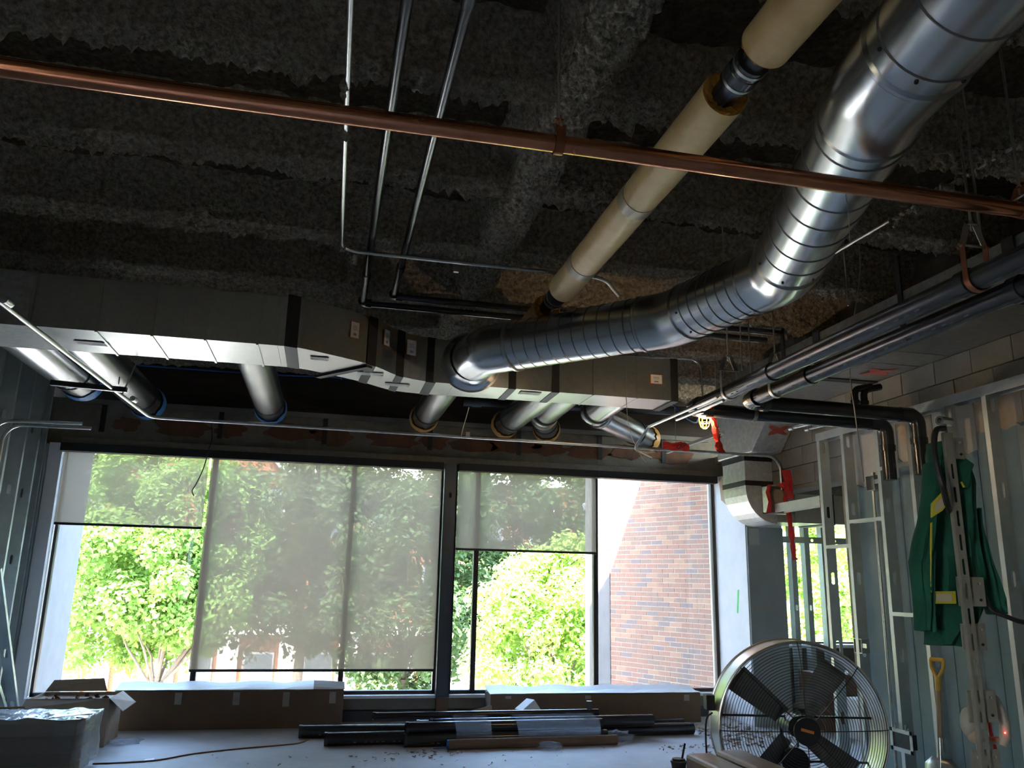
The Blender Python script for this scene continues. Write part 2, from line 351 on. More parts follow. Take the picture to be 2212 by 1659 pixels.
def slotted(mb, o, u, v, wd, ln, slots, mi=0, n=6):
    """flat sheet from origin o, width along u, length along v, with rounded slots (centre_u, centre_v, width, height) punched through"""
    o, u, v = Vector(o), Vector(u).normalized(), Vector(v).normalized()
    Pt = lambda a, b: o+u*a+v*b
    slots = sorted(slots, key=lambda q: q[1]); cur = 0
    for cu, cv, sw, sh in slots:
        pad = 0.004; lo, hi = cv-sh/2-pad, cv+sh/2+pad
        if lo > cur: mb.quad(Pt(0, cur), Pt(wd, cur), Pt(wd, lo), Pt(0, lo), mi)
        inner = []; outer = []; rad = min(sw, sh)/2
        for qx, qy in ((1, 1), (-1, 1), (-1, -1), (1, -1)):
            for k in range(n):
                a = {(1,1): 0, (-1,1): 90, (-1,-1): 180, (1,-1): 270}[(qx, qy)]+90*k/(n-1)
                inner.append((cu+qx*(sw/2-rad)+rad*math.cos(R(a)), cv+qy*(sh/2-rad)+rad*math.sin(R(a))))
                if k < n//2: 
                    e = (wd if qx > 0 else 0, inner[-1][1]) if (qx*qy > 0) else (inner[-1][0], hi if qy > 0 else lo)
                else:
                    e = (inner[-1][0], hi if qy > 0 else lo) if (qx*qy > 0) else (wd if qx > 0 else 0, inner[-1][1])
                if k == n//2-1 and False: pass
                outer.append(e)
            # corner point replaces the middle outer point
            outer[-n//2] = (wd if qx > 0 else 0, hi if qy > 0 else lo)
        N = len(inner); vs = [Pt(*q) for q in inner]+[Pt(*q) for q in outer]
        mb.add(vs, [(i, N+i, N+(i+1) % N, (i+1) % N) for i in range(N)], mi=mi)
        cur = hi
    if cur < ln: mb.quad(Pt(0, cur), Pt(wd, cur), Pt(wd, ln), Pt(0, ln), mi)
# numpy value noise
def _h(i, j, k):
    n = (i*374761393+j*668265263+k*1274126177) & 0x7fffffff
    n = ((n ^ (n >> 13))*1274126177) & 0x7fffffff
    return ((n ^ (n >> 16)) & 0xffff)/65535.0
def noise3(p, s, seed=0):
    q = p*s+seed*17.3; f = np.floor(q); t = q-f; i = f.astype(np.int64); t = t*t*(3-2*t); r = 0
    for a in (0, 1):
        for b in (0, 1):
            for c in (0, 1):
                wt = (t[:, 0] if a else 1-t[:, 0])*(t[:, 1] if b else 1-t[:, 1])*(t[:, 2] if c else 1-t[:, 2])
                r = r+wt*_h(i[:, 0]+a, i[:, 1]+b, i[:, 2]+c)
    return r-0.5
def grid_mesh(name, P, mats, parent=None):
    """P: (nu, nv, 3) array -> smooth grid mesh"""
    nu, nv = P.shape[:2]; me = bpy.data.meshes.new(name)
    idx = np.arange(nu*nv).reshape(nu, nv)
    q = np.stack([idx[:-1, :-1], idx[1:, :-1], idx[1:, 1:], idx[:-1, 1:]], -1).reshape(-1, 4)
    me.vertices.add(nu*nv); me.vertices.foreach_set('co', P.reshape(-1).astype(np.float32))
    me.loops.add(q.size); me.loops.foreach_set('vertex_index', q.reshape(-1).astype(np.int32))
    me.polygons.add(len(q)); me.polygons.foreach_set('loop_start', np.arange(0, q.size, 4, dtype=np.int32)); me.polygons.foreach_set('loop_total', np.full(len(q), 4, dtype=np.int32))
    me.update(calc_edges=True); me.polygons.foreach_set('use_smooth', np.ones(len(q), bool))
    me.materials.append(M[mats]); o = bpy.data.objects.new(name, me); C.objects.link(o)
    if parent is not None: o.parent = parent
    return o

# ------------------------------------------------------------------ the room shell
WY = 10.1      # window wall plane
WX = 4.85      # right block wall plane
LX = -3.15     # left stud wall plane
JB = 4.10      # underside of the joists
b = MB(); b.box((-4.2, -5.2, -0.25), (9.0, WY+0.3, 0.0)); floor = struct(b, 'floor', 'concrete')

# deck with lumpy sprayed coating
xs = np.arange(-4.2, 9.01, 0.05); ys = np.arange(-5.2, 10.36, 0.05)
X, Y = np.meshgrid(xs, ys, indexing='ij'); p = np.stack([X.ravel(), Y.ravel(), np.zeros(X.size)], 1)
z = 4.45+0.05*noise3(p, 2.2, 1)+0.045*noise3(p, 7, 2)+0.03*noise3(p, 17, 3)
P = np.stack([X, Y, z.reshape(X.shape)], 2)
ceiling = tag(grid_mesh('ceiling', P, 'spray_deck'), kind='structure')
b = MB(); b.box((-4.4, -5.4, 4.5), (9.2, 11.0, 4.75)); struct(b, 'ceiling_slab', 'mortar')

def sprayed_beam(axis, c, a0, a1, wb, zb, ztop, seed, step=0.028):
    """one fireproofed joist: profile lofted along an axis, roughened with real displacement, drips on its lower edges"""
    prof = []
    n1 = 24
    for i in range(n1): prof.append((-wb/2-0.10*(1-i/n1)**2, ztop+(zb-ztop)*i/n1, 0.25+0.5*i/n1))
    nb = 24
    for i in range(nb): 
        t = i/(nb-1); prof.append((-wb/2+wb*t, zb-0.03*math.sin(math.pi*t), 1.0+0.8*t*t))
    for i in range(1, n1+1): prof.append((wb/2+0.10*(i/n1)**2, zb+(ztop-zb)*i/n1, 0.75-0.5*i/n1))
    prof = np.array(prof); ss = np.arange(a0, a1, step)
    ns, npf = len(ss), len(prof)
    S = np.repeat(ss[:, None], npf, 1); O = np.repeat(prof[None, :, 0], ns, 0); Zz = np.repeat(prof[None, :, 1], ns, 0); A = np.repeat(prof[None, :, 2], ns, 0)
    q = np.stack([S.ravel(), O.ravel()*1.4+seed*3.1, Zz.ravel()], 1)
    d1 = noise3(q, 3.0, seed).reshape(S.shape); d2 = noise3(q, 9.0, seed+5).reshape(S.shape); d3 = noise3(q, 22.0, seed+9).reshape(S.shape); d4 = noise3(q, 45.0, seed+11).reshape(S.shape)+0.6*noise3(q, 85.0, seed+13).reshape(S.shape)
    amp = A*(0.012*d1+0.020*d2+0.042*d3+0.050*d4)
    nx = np.where(np.arange(npf) < n1, -1, np.where(np.arange(npf) >= n1+nb, 1, 0))[None, :]
    O = O+amp*nx*1.0+(A > 1.2)*0.03*d2
    drip = np.clip(noise3(q, 13.0, seed+21).reshape(S.shape)-0.22, 0, 1)*0.30*np.clip(A-0.9, 0, 1)
    Zz = Zz-np.where(nx == 0, amp*0.9+drip, amp*0.35)
    Pn = np.stack([S, c+O, Zz], 2) if axis == 'x' else np.stack([c+O, S, Zz], 2)
    return Pn
k = 0
for i in range(-4, 8):
    yj = 2.5*(1.093+0.434*i)
    if yj < -2.2: continue
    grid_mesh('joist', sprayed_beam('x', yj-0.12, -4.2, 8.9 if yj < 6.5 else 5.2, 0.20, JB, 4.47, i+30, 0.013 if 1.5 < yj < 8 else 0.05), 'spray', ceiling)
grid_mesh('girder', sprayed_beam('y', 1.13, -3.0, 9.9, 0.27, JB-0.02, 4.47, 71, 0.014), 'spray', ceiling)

# ---- front (window) wall
b = MB()
b.box((-4.2, WY, -0.2), (9.0, WY+0.25, 0.26))                       # knee wall
b.box((-4.2, WY, 3.02), (9.0, WY+0.25, 3.56))                       # lintel band
b.box((-4.2, WY, 0.26), (-3.0, WY+0.25, 3.02)); b.box((5.09, WY, 0.26), (5.75, WY+0.25, 3.02))
b.box((5.75, WY, 0.26), (9.0, WY+0.25, 0.86)); b.box((5.75, WY, 2.5), (9.0, WY+0.25, 3.02)); b.box((7.6, WY, 0.86), (9.0, WY+0.25, 2.5))
wall_front = struct(b, 'wall_front', 'plaster')
b = MB(); b.box((-4.2, WY+0.10, 3.56), (9.0, WY+0.25, 4.5)); b.build('upper_sheathing', 'dark_wood', wall_front)
b = MB(); b.box((-3.02, WY-0.03, 3.5), (5.0, WY-0.002, 3.56)); b.build('ledger', 'sill_metal', wall_front)
b = MB(); b.box((-3.02, WY-0.025, 3.02), (5.05, WY-0.002, 3.10)); b.build('head_board', 'mortar', wall_front)
# patches of bare brick in the lintel, each a ragged slab
for cx, wd in ((-2.35, .18), (-1.75, .42), (-1.2, .22), (-0.55, .40), (0.0, .34), (0.75, .40), (1.25, .22), (1.75, .36), (2.3, .42), (2.75, .3), (3.3, .4), (3.85, .33), (4.5, .42)):
    n = 18; pts = []
    for i in range(n):
        a = 2*math.pi*i/n; q = random.uniform(0.6, 1.0)
        pts.append((cx+wd*q*math.cos(a), WY-0.001, 3.29+0.13*q*math.sin(a)*random.uniform(0.8, 1.1)))
    b = MB(); b.prism(pts, (0, -0.012, 0)); b.build('brick_patch', 'brick_patch', wall_front)
for cx in (-2.62, -1.32, -0.1, 1.2, 2.35, 3.45, 4.35):
    b = MB(); b.box((cx-0.028, WY-0.02, 3.18), (cx+0.028, WY-0.002, 3.55)); b.build('strap', 'black', wall_front)
# sill convector panels and dark base strip
b = MB(); b.box((-3.0, WY-0.05, 0.13), (5.05, WY-0.002, 0.25)); struct(b, 'trim_1', 'sill_metal', bevel=0.004)
b = MB(); b.box((-3.0, WY-0.035, 0.0), (5.05, WY-0.002, 0.115)); struct(b, 'baseboard_front', 'blue_base', bevel=0.003)
b = MB(); b.box((-3.0, WY-0.07, 0.25), (5.09, WY+0.1, 0.285)); struct(b, 'trim_2', 'white_pier', bevel=0.004)
b = MB(); b.box((-3.12, WY-0.09, 0.0), (-2.98, WY+0.02, 3.02)); struct(b, 'trim_3', 'white_pier', bevel=0.005)

# ---- windows: frame bars and pane, one unit at a time
def window(i, x0, x1, z0, z1, bar=0.05, sill=True):
    b = MB(); yb, yf = WY+0.03, WY+0.11
    b.box((x0, yb, z1-bar), (x1, yf, z1)); b.box((x0, yb, z0), (x1, yf, z0+bar*0.8))
    o = struct(b, 'window_%d' % i, 'alu', bevel=0.004)
    for a in (x0, x1-bar*0.6):
        c = MB(); c.box((a, yb, z0), (a+bar*0.6, yf, z1)); c.build('mullion', 'alu', o, bevel=0.003)
    c = MB(); c.box((x0+bar*0.6, WY+0.066, z0+bar*0.8), (x1-bar*0.6, WY+0.072, z1-bar)); c.build('pane', 'glass', o)
    return o
wins = [(-2.97, -1.335), (-1.335, 0.29), (0.29, 1.39), (1.55, 1.845), (1.845, 3.405), (3.405, 5.07)]
for i, (a, c) in enumerate(wins): window(i+1, a, c, 0.285, 3.02)
window(7, 5.75, 7.6, 0.86, 2.5)
# slotted steel post in the middle of the windows with three keyholes
b = MB(); slots = [(0.078, v, 0.03, 0.07) for v in (0.95, 1.6, 2.27)]
slotted(b, (1.392, WY-0.10, 0.26), (1, 0, 0), (0, 0, 1), 0.156, 2.75, [(0.078, v-0.26, 0.032, 0.075) for v in (1.25, 1.93, 2.62)])
b.box((1.392, WY-0.1, 0.26), (1.40, WY+0.12, 3.01)); b.box((1.54, WY-0.1, 0.26), (1.548, WY+0.12, 3.01)); b.box((1.40, WY+0.03, 0.26), (1.54, WY+0.04, 3.01))
post = struct(b, 'trim_4', 'post')
c = MB(); c.box((1.40, WY-0.075, 0.26), (1.54, WY-0.07, 3.0)); c.build('backing', 'stucco', post)
b = MB(); b.box((1.40, WY-0.09, 0.0), (1.54, WY-0.055, 0.25)); struct(b, 'trim_5', 'card', bevel=0.003)

# ---- white plaster pier between the windows and the alcove
b = MB(); b.box((5.08, 9.32, 0), (5.585, WY+0.02, 3.02)); pier = struct(b, 'wall_pier', 'white_pier', bevel=0.004)
c = MB(); c.box((5.09, 9.295, 0.0), (5.58, 9.318, 2.32)); c.build('panel', 'grey_panel', pier)
c = MB(); c.box((5.11, 9.285, 2.1), (5.25, 9.294, 2.3)); c.build('access_plate', 'stud', pier)
c = MB(); c.prism([(5.079, 9.62, 1.28), (5.079, 9.58, 1.55), (5.079, 9.54, 1.56), (5.079, 9.585, 1.27)], (-0.0015, 0, 0)); c.build('paint_mark', mat('green_paint', (0.1, 0.75, 0.2), rough=0.6) if 'gp' not in M else 'gp', pier)
c = MB(); c.box((5.14, 9.286, 1.33), (5.44, 9.2945, 1.35)); c.build('adhesive_mark', 'card_light', pier)
c = MB(); c.prism([(5.07, 9.5, 2.55), (5.07, 9.5, 3.0), (5.07, 9.95, 3.0), (5.07, 9.9, 2.7), (5.07, 9.75, 2.62)], (0.012, 0, 0)); c.build('torn_patch', 'peach', pier)

# ---- right wall: block wall (blocks one by one in the band above the studs), opening to the alcove
b = MB()
b.box((WX+0.02, -5.2, 0), (WX+0.25, 7.0, 4.5)); b.box((WX+0.02, 7.0, 2.62), (WX+0.25, 9.3, 4.5)); 
wall_right = struct(b, 'wall_right', 'mortar')
blk = None; L, H = 0.395, 0.192
for r_ in range(8):
    z0 = 2.66+r_*0.2
    for j in range(27):
        y0 = -0.6+j*0.4+(0.2 if r_ % 2 else 0)
        if y0 < 1.0 or y0 > 8.85: continue
        if blk is None:
            bb = MB(); bb.box((0, 0, 0), (0.03, L, H)); blk = bb.build('block', 'cmu', wall_right, bevel=0.004); blk.location = (WX-0.008, y0, z0)
        else:
            c = blk.copy(); C.objects.link(c); c.location = (WX-0.008+random.uniform(-0.002, 0.002), y0, z0)
# alcove shell
b = MB(); b.box((7.9, 6.5, 0), (8.1, WY, 3.2)); struct(b, 'wall_alcove_side', 'cmu')
b = MB(); b.box((WX+0.25, 6.5, 0), (8.1, 6.7, 3.2)); struct(b, 'wall_alcove_back', 'cmu')
b = MB(); b.box((WX+0.25, 6.5, 3.2), (8.1, WY, 3.3)); struct(b, 'ceiling_alcove', 'mortar')

# boards behind the studs: torn paper on top, green gypsum below, joint compound near the camera
def board(y0, y1, z0, z1, m, dx=0.0):
    n = 9; pts = [(WX-0.04-dx, y0, z0), (WX-0.04-dx, y1, z0)]
    for i in range(n+1): pts.append((WX-0.04-dx, y1+(y0-y1)*i/n, z1+random.uniform(-0.025, 0.025)))
    b = MB(); b.prism(pts, (0.03, 0, 0)); return b.build('board', m, wall_right)
for y0, y1 in ((6.1, 6.85), (5.66, 6.1), (5.2, 5.66), (4.75, 5.2), (4.3, 4.75), (3.3, 4.3)):
    zt = random.uniform(2.5, 2.72) if y0 > 4.9 else 2.78
    board(y0+0.004, y1-0.004, 0.02, zt, 'green_board')
    board(y0+0.004, y1-0.004, zt-0.04, 3.04, 'peach' if random.random() < 0.75 else 'joint_white', -0.012)
board(3.2, 4.32, 0.02, 2.72, 'joint_white', 0.014); board(4.42, 4.8, 2.2, 2.78, 'joint_white', 0.013)

# steel studs, one mesh with punched web, copied
SX0, SX1 = 4.60, 4.70
def make_stud(parent, h, holes, dirx=1):
    b = MB()
    slotted(b, (SX0, 0, 0), (1, 0, 0), (0, 0, 1), SX1-SX0, h, [((SX1-SX0)/2, v, 0.036, 0.11) for v in holes])
    b.quad((SX0, 0, 0), (SX0, 0.041, 0), (SX0, 0.041, h), (SX0, 0, h)); b.quad((SX1, 0, 0), (SX1, 0.041, 0), (SX1, 0.041, h), (SX1, 0, h))
    b.quad((SX0, 0.041, 0), (SX0+0.008, 0.041, 0), (SX0+0.008, 0.041, h), (SX0, 0.041, h)); b.quad((SX1, 0.041, 0), (SX1-0.008, 0.041, 0), (SX1-0.008, 0.041, h), (SX1, 0.041, h))
    return b.build('stud', 'stud', parent, solid=0.0016)
st = make_stud(wall_right, 3.02, (0.45, 1.06, 1.67, 2.28, 2.9))
ys_st = [6.92, 6.54, 6.06, 5.66, 5.25, 4.84, 4.44, 4.03, 3.62]
for i, y0 in enumerate(ys_st):
    o = st if i == 0 else child_copy(st, (0, 0, 0)); o.location = (0, y0, 0.02+random.uniform(-0.0, 0.0))
    if i: pass
def channel(parent, a, b_, w_, h_, name='track', m='stud'):
    bb = MB(); bb.bar(a, b_, w_, 0.003)
    n = (Vector(b_)-Vector(a)).normalized(); sd = n.cross(Vector((0, 0, 1))).normalized()*w_/2; dz = Vector((0, 0, -h_/2))
    for s_ in (-1, 1): bb.bar(Vector(a)+sd*s_+dz, Vector(b_)+sd*s_+dz, 0.003, h_)
    return bb.build(name, m, parent)
channel(wall_right, (4.65, 1.5, 3.06), (4.65, 6.97, 3.06), 0.104, 0.075)
channel(wall_right, (4.65, 6.97, 2.46), (4.65, 7.78, 2.45), 0.104, 0.09, 'header')
for y0, y1, zz in ((6.06, 6.54, 2.2), (5.66, 6.06, 1.42), (5.66, 6.06, 2.62), (6.54, 6.92, 1.99)):
    channel(wall_right, (4.62, y0, zz), (4.62, y1, zz), 0.04, 0.03, 'blocking')
# alcove studs backlit by its window
for xx in (5.88, 6.08, 6.33):
    b = MB(); slotted(b, (xx, 9.62, 0), (1, 0, 0), (0, 0, 1), 0.07, 2.45, [(0.035, 1.35, 0.03, 0.07), (0.035, 0.5, 0.03, 0.07)])
    b.box((xx, 9.62, 0), (xx+0.002, 9.72, 2.45)); b.box((xx+0.068, 9.62, 0), (xx+0.07, 9.72, 2.45)); b.build('stud', 'stud', wall_front, solid=0.0016)
b = MB(); slotted(b, (5.76, 9.6, 2.16), (0, 0, 1), (1, 0, 0), 0.08, 1.2, [(0.04, 0.42, 0.04, 0.04), (0.04, 0.75, 0.04, 0.04)]); b.build('blocking', 'stud', wall_front, solid=0.002)
b = MB(); b.box((5.75, 9.92, 0.84), (7.6, WY+0.02, 0.88)); b.build('sill_board', 'white_pier', wall_front)

# ---- left wall and its studs
b = MB(); b.box((-3.42, 1.2, 0), (-3.30, WY, 4.5)); b.box((-3.42, -5.2, 0), (-3.30, 1.2, 1.0)); b.box((-3.42, -5.2, 3.2), (-3.30, 1.2, 4.5)); b.box((-3.42, -5.2, 1.0), (-3.30, -2.15, 3.2)); b.box((-3.42, -1.5, 1.0), (-3.30, 1.2, 3.2)); wall_left = struct(b, 'wall_left', 'stud')
def left_stud(y0, h=3.75):
    b = MB(); x0, x1 = -3.28, -3.14
    slotted(b, (x0, 0, 0), (1, 0, 0), (0, 0, 1), x1-x0, h, [((x1-x0)/2, v, 0.036, 0.10) for v in (0.5, 1.1, 1.7, 2.4, 3.1)])
    b.quad((x1, 0, 0), (x1, 0.041, 0), (x1, 0.041, h), (x1, 0, h)); b.quad((x0, 0, 0), (x0, 0.041, 0), (x0, 0.041, h), (x0, 0, h))
    return b.build('stud', 'stud', wall_left, solid=0.0016)
ls = left_stud(0)
for i, y0 in enumerate((9.92, 9.7, 9.3, 8.85, 8.4, 7.95, 7.5, 7.1)):
    o = ls if i == 0 else child_copy(ls, (0, 0, 0)); o.location = (0, y0, 0.01)
b = MB(); b.box((-3.29, 2, 3.76), (-3.13, WY-0.02, 3.90)); b.build('track', 'dark_wood', wall_left)
b = MB(); b.box((-3.3, WY-0.15, 0), (-3.125, WY-0.02, 3.0)); struct(b, 'trim_6', 'grey_panel')

# ---- back wall behind the photographer
b = MB(); b.box((-4.2, -5.4, 0), (9, -5.2, 4.5))
struct(b, 'wall_back', 'cmu')

# ------------------------------------------------------------------ roller shades
def shade(x0, x1, zbot, label, fascia=None, grp='roller shades in the windows'):
    t = thing('roller_shade', label, 'shade', ((x0+x1)/2, WY-0.06, zbot), grp)
    f0, f1 = fascia or (x0, x1)
    c = MB(); c.box((f0, WY-0.16, 2.925), (f1, WY-0.02, 3.015)); c.build('fascia', 'matte_black', t, bevel=0.004)
    if zbot < 2.9:
        c = MB(); n = 24
        vs = []; fs = []
        for i in range(n+1):
            x = x0+(x1-x0)*i/n; dy = 0.004*math.sin(i*0.9)
            vs += [(x, WY-0.052+dy, zbot+0.02), (x, WY-0.052, 2.95)]
        for i in range(n): fs.append((2*i, 2*i+2, 2*i+3, 2*i+1))
        c.add(vs, fs, True); c.build('fabric', 'shade', t)
        c = MB(); c.box((x0, WY-0.064, zbot), (x1, WY-0.04, zbot+0.028)); c.build('hem_bar', 'alu', t, bevel=0.004)
    return t
shade(-2.96, -1.40, 2.105, 'short beige mesh shade pulled a third down over the leftmost window', (-2.985, -1.36))
shade(-1.37, 1.36, 0.545, 'wide beige mesh roller shade pulled nearly down to the sill over two windows', (-1.355, 1.37))
shade(1.57, 3.38, 1.955, 'beige mesh roller shade half down right of the steel window post', (1.56, 3.395))
shade(3.41, 5.05, 2.93, 'fully rolled up black shade cassette above the window facing the brick wall', (3.4, 5.05))

# ------------------------------------------------------------------ outdoors
GZ = -3.9
b = MB(); b.box((-60, WY+0.3, GZ-0.3), (60, 80, GZ)); struct(b, 'ground_street', 'asphalt')
# the wall of our own building below and white fin left of the windows
b = MB(); b.box((-4.2, WY+0.05, GZ), (9.0, WY+0.3, 0.0)); struct(b, 'wall_exterior', 'stucco')
b = MB(); b.box((-3.4, WY+0.25, GZ), (-3.02, 11.45, 4.75)); struct(b, 'wall_fin_left', 'stucco', bevel=0.02)
# brick wall that angles away right of the windows, bricks one by one
B0 = Vector((5.32, 10.45, 0)); BD = Vector((-0.55, 1, 0)).normalized(); BN = Vector((-BD.y, BD.x, 0))
BL = 2.05
if BN.x > 0: BN = -BN
b = MB(); c0 = B0-BN*0.0015; pts = [c0, c0+BD*BL, c0+BD*BL-BN*0.3, c0-BN*0.3]
b.prism([(q.x, q.y, GZ) for q in pts], (0, 0, 9.2)); wall_brick = struct(b, 'wall_brick', 'mortar')
bw, bh = 0.203, 0.0677; cand = []
for r_ in range(-20, 75):
    z0 = r_*bh
    for j in range(-1, 11):
        s0 = j*bw+(bw/2 if r_ % 2 else 0); e0, e1 = max(0.0, s0), min(BL, s0+bw-0.010)
        if e1-e0 < 0.03: continue
        ctr = B0+BD*((e0+e1)/2); sc = 0 if not (0.25 < z0 < 3.0) else 1.0/(ctr-EYE).length*(e1-e0)
        cand.append((sc, e0, e1, z0, random.random()))
cand.sort(key=lambda q: -q[0])
bm_ = {}
def brick_mesh(mb, e0, e1, z0, o=Vector((0, 0, 0))):
    d = random.uniform(-0.002, 0.003)
    q = [B0+BD*e0, B0+BD*e1]; o1 = BN*(0.001+d*0.7); o2 = -BN*0.03
    vs = []
    for z in (z0+0.005, z0+bh-0.005):
        for pt, oo in ((q[0], o1), (q[1], o1), (q[1], o2), (q[0], o2)): v = pt+oo; vs.append((v.x, v.y, z))
    mb.add(vs, [(0,3,2,1),(4,5,6,7),(0,1,5,4),(1,2,6,5),(2,3,7,6),(3,0,4,7)])
def pick(u): return 'brick_a' if u < 0.42 else 'brick_d' if u < 0.74 else 'brick_b' if u < 0.86 else 'brick_c'
rest = {k_: MB() for k_ in ('brick_a', 'brick_b', 'brick_c', 'brick_d')}
for i, (sc, e0, e1, z0, u) in enumerate(cand):
    if i < 290 and sc > 0: c = MB(); brick_mesh(c, e0, e1, z0); c.build('brick', pick(u), wall_brick)
    else: brick_mesh(rest[pick(u)], e0, e1, z0)
for k_, c in rest.items(): tag(c.build('brickwork', k_, wall_brick), kind='stuff')
e = B0+BD*BL
b = MB(); b.prism([(e.x, e.y-0.02, GZ), (e.x-0.26, e.y+0.18, GZ), (e.x-0.1, e.y+0.9, GZ), (e.x+0.4, e.y+0.6, GZ)], (0, 0, 9.2)); struct(b, 'wall_fin_right', 'stucco')

# building across the street
FYB = 31.0
bt = thing('brick_building', 'orange brick building with pale stone piers across the street', 'building', (-2, FYB, GZ))
c = MB(); c.box((-26, FYB, GZ), (22, FYB+8, 5.2)); c.build('facade', 'far_brick', bt)
c = MB(); c.box((-26, FYB-0.25, 5.2), (22, FYB+8, 5.55)); c.build('cornice', 'far_white', bt)
c = MB(); c.prism([(-26, FYB-0.2, 5.55), (-26, FYB+4, 8.2), (-26, FYB+8, 5.55)], (22, 0, 0)); c.build('roof', 'roof', bt)
c = MB(); c.prism([(-7.5, FYB-0.5, 5.3), (-4.6, FYB-0.5, 8.4), (-1.7, FYB-0.5, 5.3)], (0, 5, 0)); gb = c.build('gable', 'far_brick', bt)
d = MB(); d.bar((-7.8, FYB+2, 5.1), (-4.6, FYB+2, 8.55), 5.4, 0.18); d.bar((-4.6, FYB+2, 8.55), (-1.4, FYB+2, 5.1), 5.4, 0.18); d.build('gable_roof', 'roof', gb)
for xx in np.arange(-13.2, 18, 1.02*2):
    c = MB(); c.box((xx-0.34, FYB-0.18, GZ), (xx+0.34, FYB-0.002, -0.4)); c.build('pier', 'far_white', bt, bevel=0.02)
c = MB(); c.box((-14, FYB-0.3, -0.4), (20, FYB-0.002, 0.0)); c.build('stone_band', 'far_white', bt)
def far_window(x0, z0, wd, ht):
    f = MB(); f.box((x0, FYB-0.06, z0), (x0+wd, FYB-0.002, z0+ht)); o = f.build('window', 'roof', bt)
    for q0, q1 in ((0.06, ht*0.5-0.03), (ht*0.5+0.03, ht-0.06)):
        g = MB(); g.box((x0+0.07, FYB-0.075, z0+q0), (x0+wd-0.07, FYB-0.061, z0+q1)); g.build('pane', 'far_glass', o)
for xx in np.arange(-13.2, 18, 1.02*2):
    far_window(xx+0.5, GZ+0.6, 1.05, 2.3)
    for zz in (0.5, 3.0): far_window(xx+0.5, zz, 1.0, 1.7)
c = MB(); c.box((-6.42, FYB-0.22, GZ), (-5.5, FYB-0.08, -1.2)); c.build('yellow_door', 'yellow_door', bt)['label'] = 'bright yellow door'
c = MB(); c.box((-16, FYB-2, GZ), (-13.4, FYB+6, 7.5)); c.build('side_wing', 'far_brick', bt)

# street trees: each with its own trunk, boughs and leaf mass
def tree(name, label, base, trunk_h, crown, rad, nleaf, lm, seed, group='street trees outside the windows', clumps=26, ls=0.2, bottom=-0.7):
    rnd = random.Random(seed); base = Vector(base); t = thing(name, label, 'tree', base, group)
    cc = base+Vector(crown); tr = MB()
    top = base+Vector((crown[0]*0.6, crown[1]*0.6, trunk_h))
    tr.tube([base, base+Vector((0.05, 0, trunk_h*0.5)), top], [0.21, 0.17, 0.13], 10); trunk = tr.build('trunk', 'bark', t)
    cl = []; bo = MB()
    for i in range(clumps):
        while True:
            q = Vector((rnd.uniform(-1, 1), rnd.uniform(-1, 1), rnd.uniform(bottom, 1)))
            if q.length < 1: break
        c = cc+Vector((q.x*rad[0], q.y*rad[1], q.z*rad[2])); cl.append((c, rnd.uniform(0.5, 0.9)*min(rad)*0.34))
        if i < 12:
            mid = (top+c)/2+Vector((rnd.uniform(-.2, .2), rnd.uniform(-.2, .2), rnd.uniform(-.3, .1))); bo.tube([top, mid, c], [0.05, 0.03, 0.01], 6)
    bo.build('boughs', 'bark', t)
    rg = np.random.default_rng(seed); CL = np.array([list(c)+[r_] for c, r_ in cl])[np.arange(nleaf) % len(cl)]
    nrm = lambda a: a/np.linalg.norm(a, axis=1, keepdims=True)
    D = nrm(rg.normal(size=(nleaf, 3))*[1, 1, 0.8]); ctr = CL[:, :3]+D*CL[:, 3:]*rg.uniform(0.5, 1.15, (nleaf, 1))-np.array(base)
    n = nrm(D*0.6+np.stack([rg.uniform(-1, 1, nleaf), rg.uniform(-1, 1, nleaf), rg.uniform(0, 1.4, nleaf)], 1)); u = nrm(np.cross(n, nrm(rg.normal(size=(nleaf, 3))))); v = np.cross(n, u)
    sz = ls*rg.uniform(0.6, 1.25, (nleaf, 1))
    V = np.stack([ctr-u*sz*0.5, ctr+v*sz*0.36+n*sz*0.08, ctr+u*sz*0.55-n*sz*0.1, ctr-v*sz*0.36+n*sz*0.08], 1).reshape(-1, 3)
    k = np.arange(nleaf)*4; F = np.stack([np.stack([k, k+1, k+2], 1), np.stack([k, k+2, k+3], 1)], 1).reshape(-1, 3); vs = V.tolist(); fs = F.tolist()
    me = bpy.data.meshes.new('foliage'); me.from_pydata(vs, [], fs); me.materials.append(M[lm])
    o = bpy.data.objects.new('foliage', me); C.objects.link(o); o.parent = t; tag(o, kind='stuff')
    return t
def gp(px, py, Y): 
    q = PY(px, py, Y); return (q.x, Y, GZ)
tree('maple_tree', 'bright green maple with a bare grey trunk outside the short left shade', gp(375, 1400, 23), 2.6, (-0.55, 0, 5.9), (2.7, 2.2, 3.1), 45000, 'leaf', 3, clumps=110, ls=0.145, bottom=-0.85)
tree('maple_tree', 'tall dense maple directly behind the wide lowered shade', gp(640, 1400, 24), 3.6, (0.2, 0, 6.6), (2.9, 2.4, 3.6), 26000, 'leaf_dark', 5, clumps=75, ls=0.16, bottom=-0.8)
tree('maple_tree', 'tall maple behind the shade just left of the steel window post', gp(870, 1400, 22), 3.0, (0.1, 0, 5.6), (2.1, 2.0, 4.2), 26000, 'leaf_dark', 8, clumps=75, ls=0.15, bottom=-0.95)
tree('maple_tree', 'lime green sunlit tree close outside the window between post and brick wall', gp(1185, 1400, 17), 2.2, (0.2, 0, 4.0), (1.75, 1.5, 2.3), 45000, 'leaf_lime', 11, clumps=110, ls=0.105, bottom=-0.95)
tree('maple_tree', 'big shaded tree behind the lime green one, seen through the half lowered shade', gp(1120, 1400, 25), 3.4, (0.6, 0, 6.8), (3.4, 2.2, 3.9), 34000, 'leaf_dark', 14, clumps=110, ls=0.17)
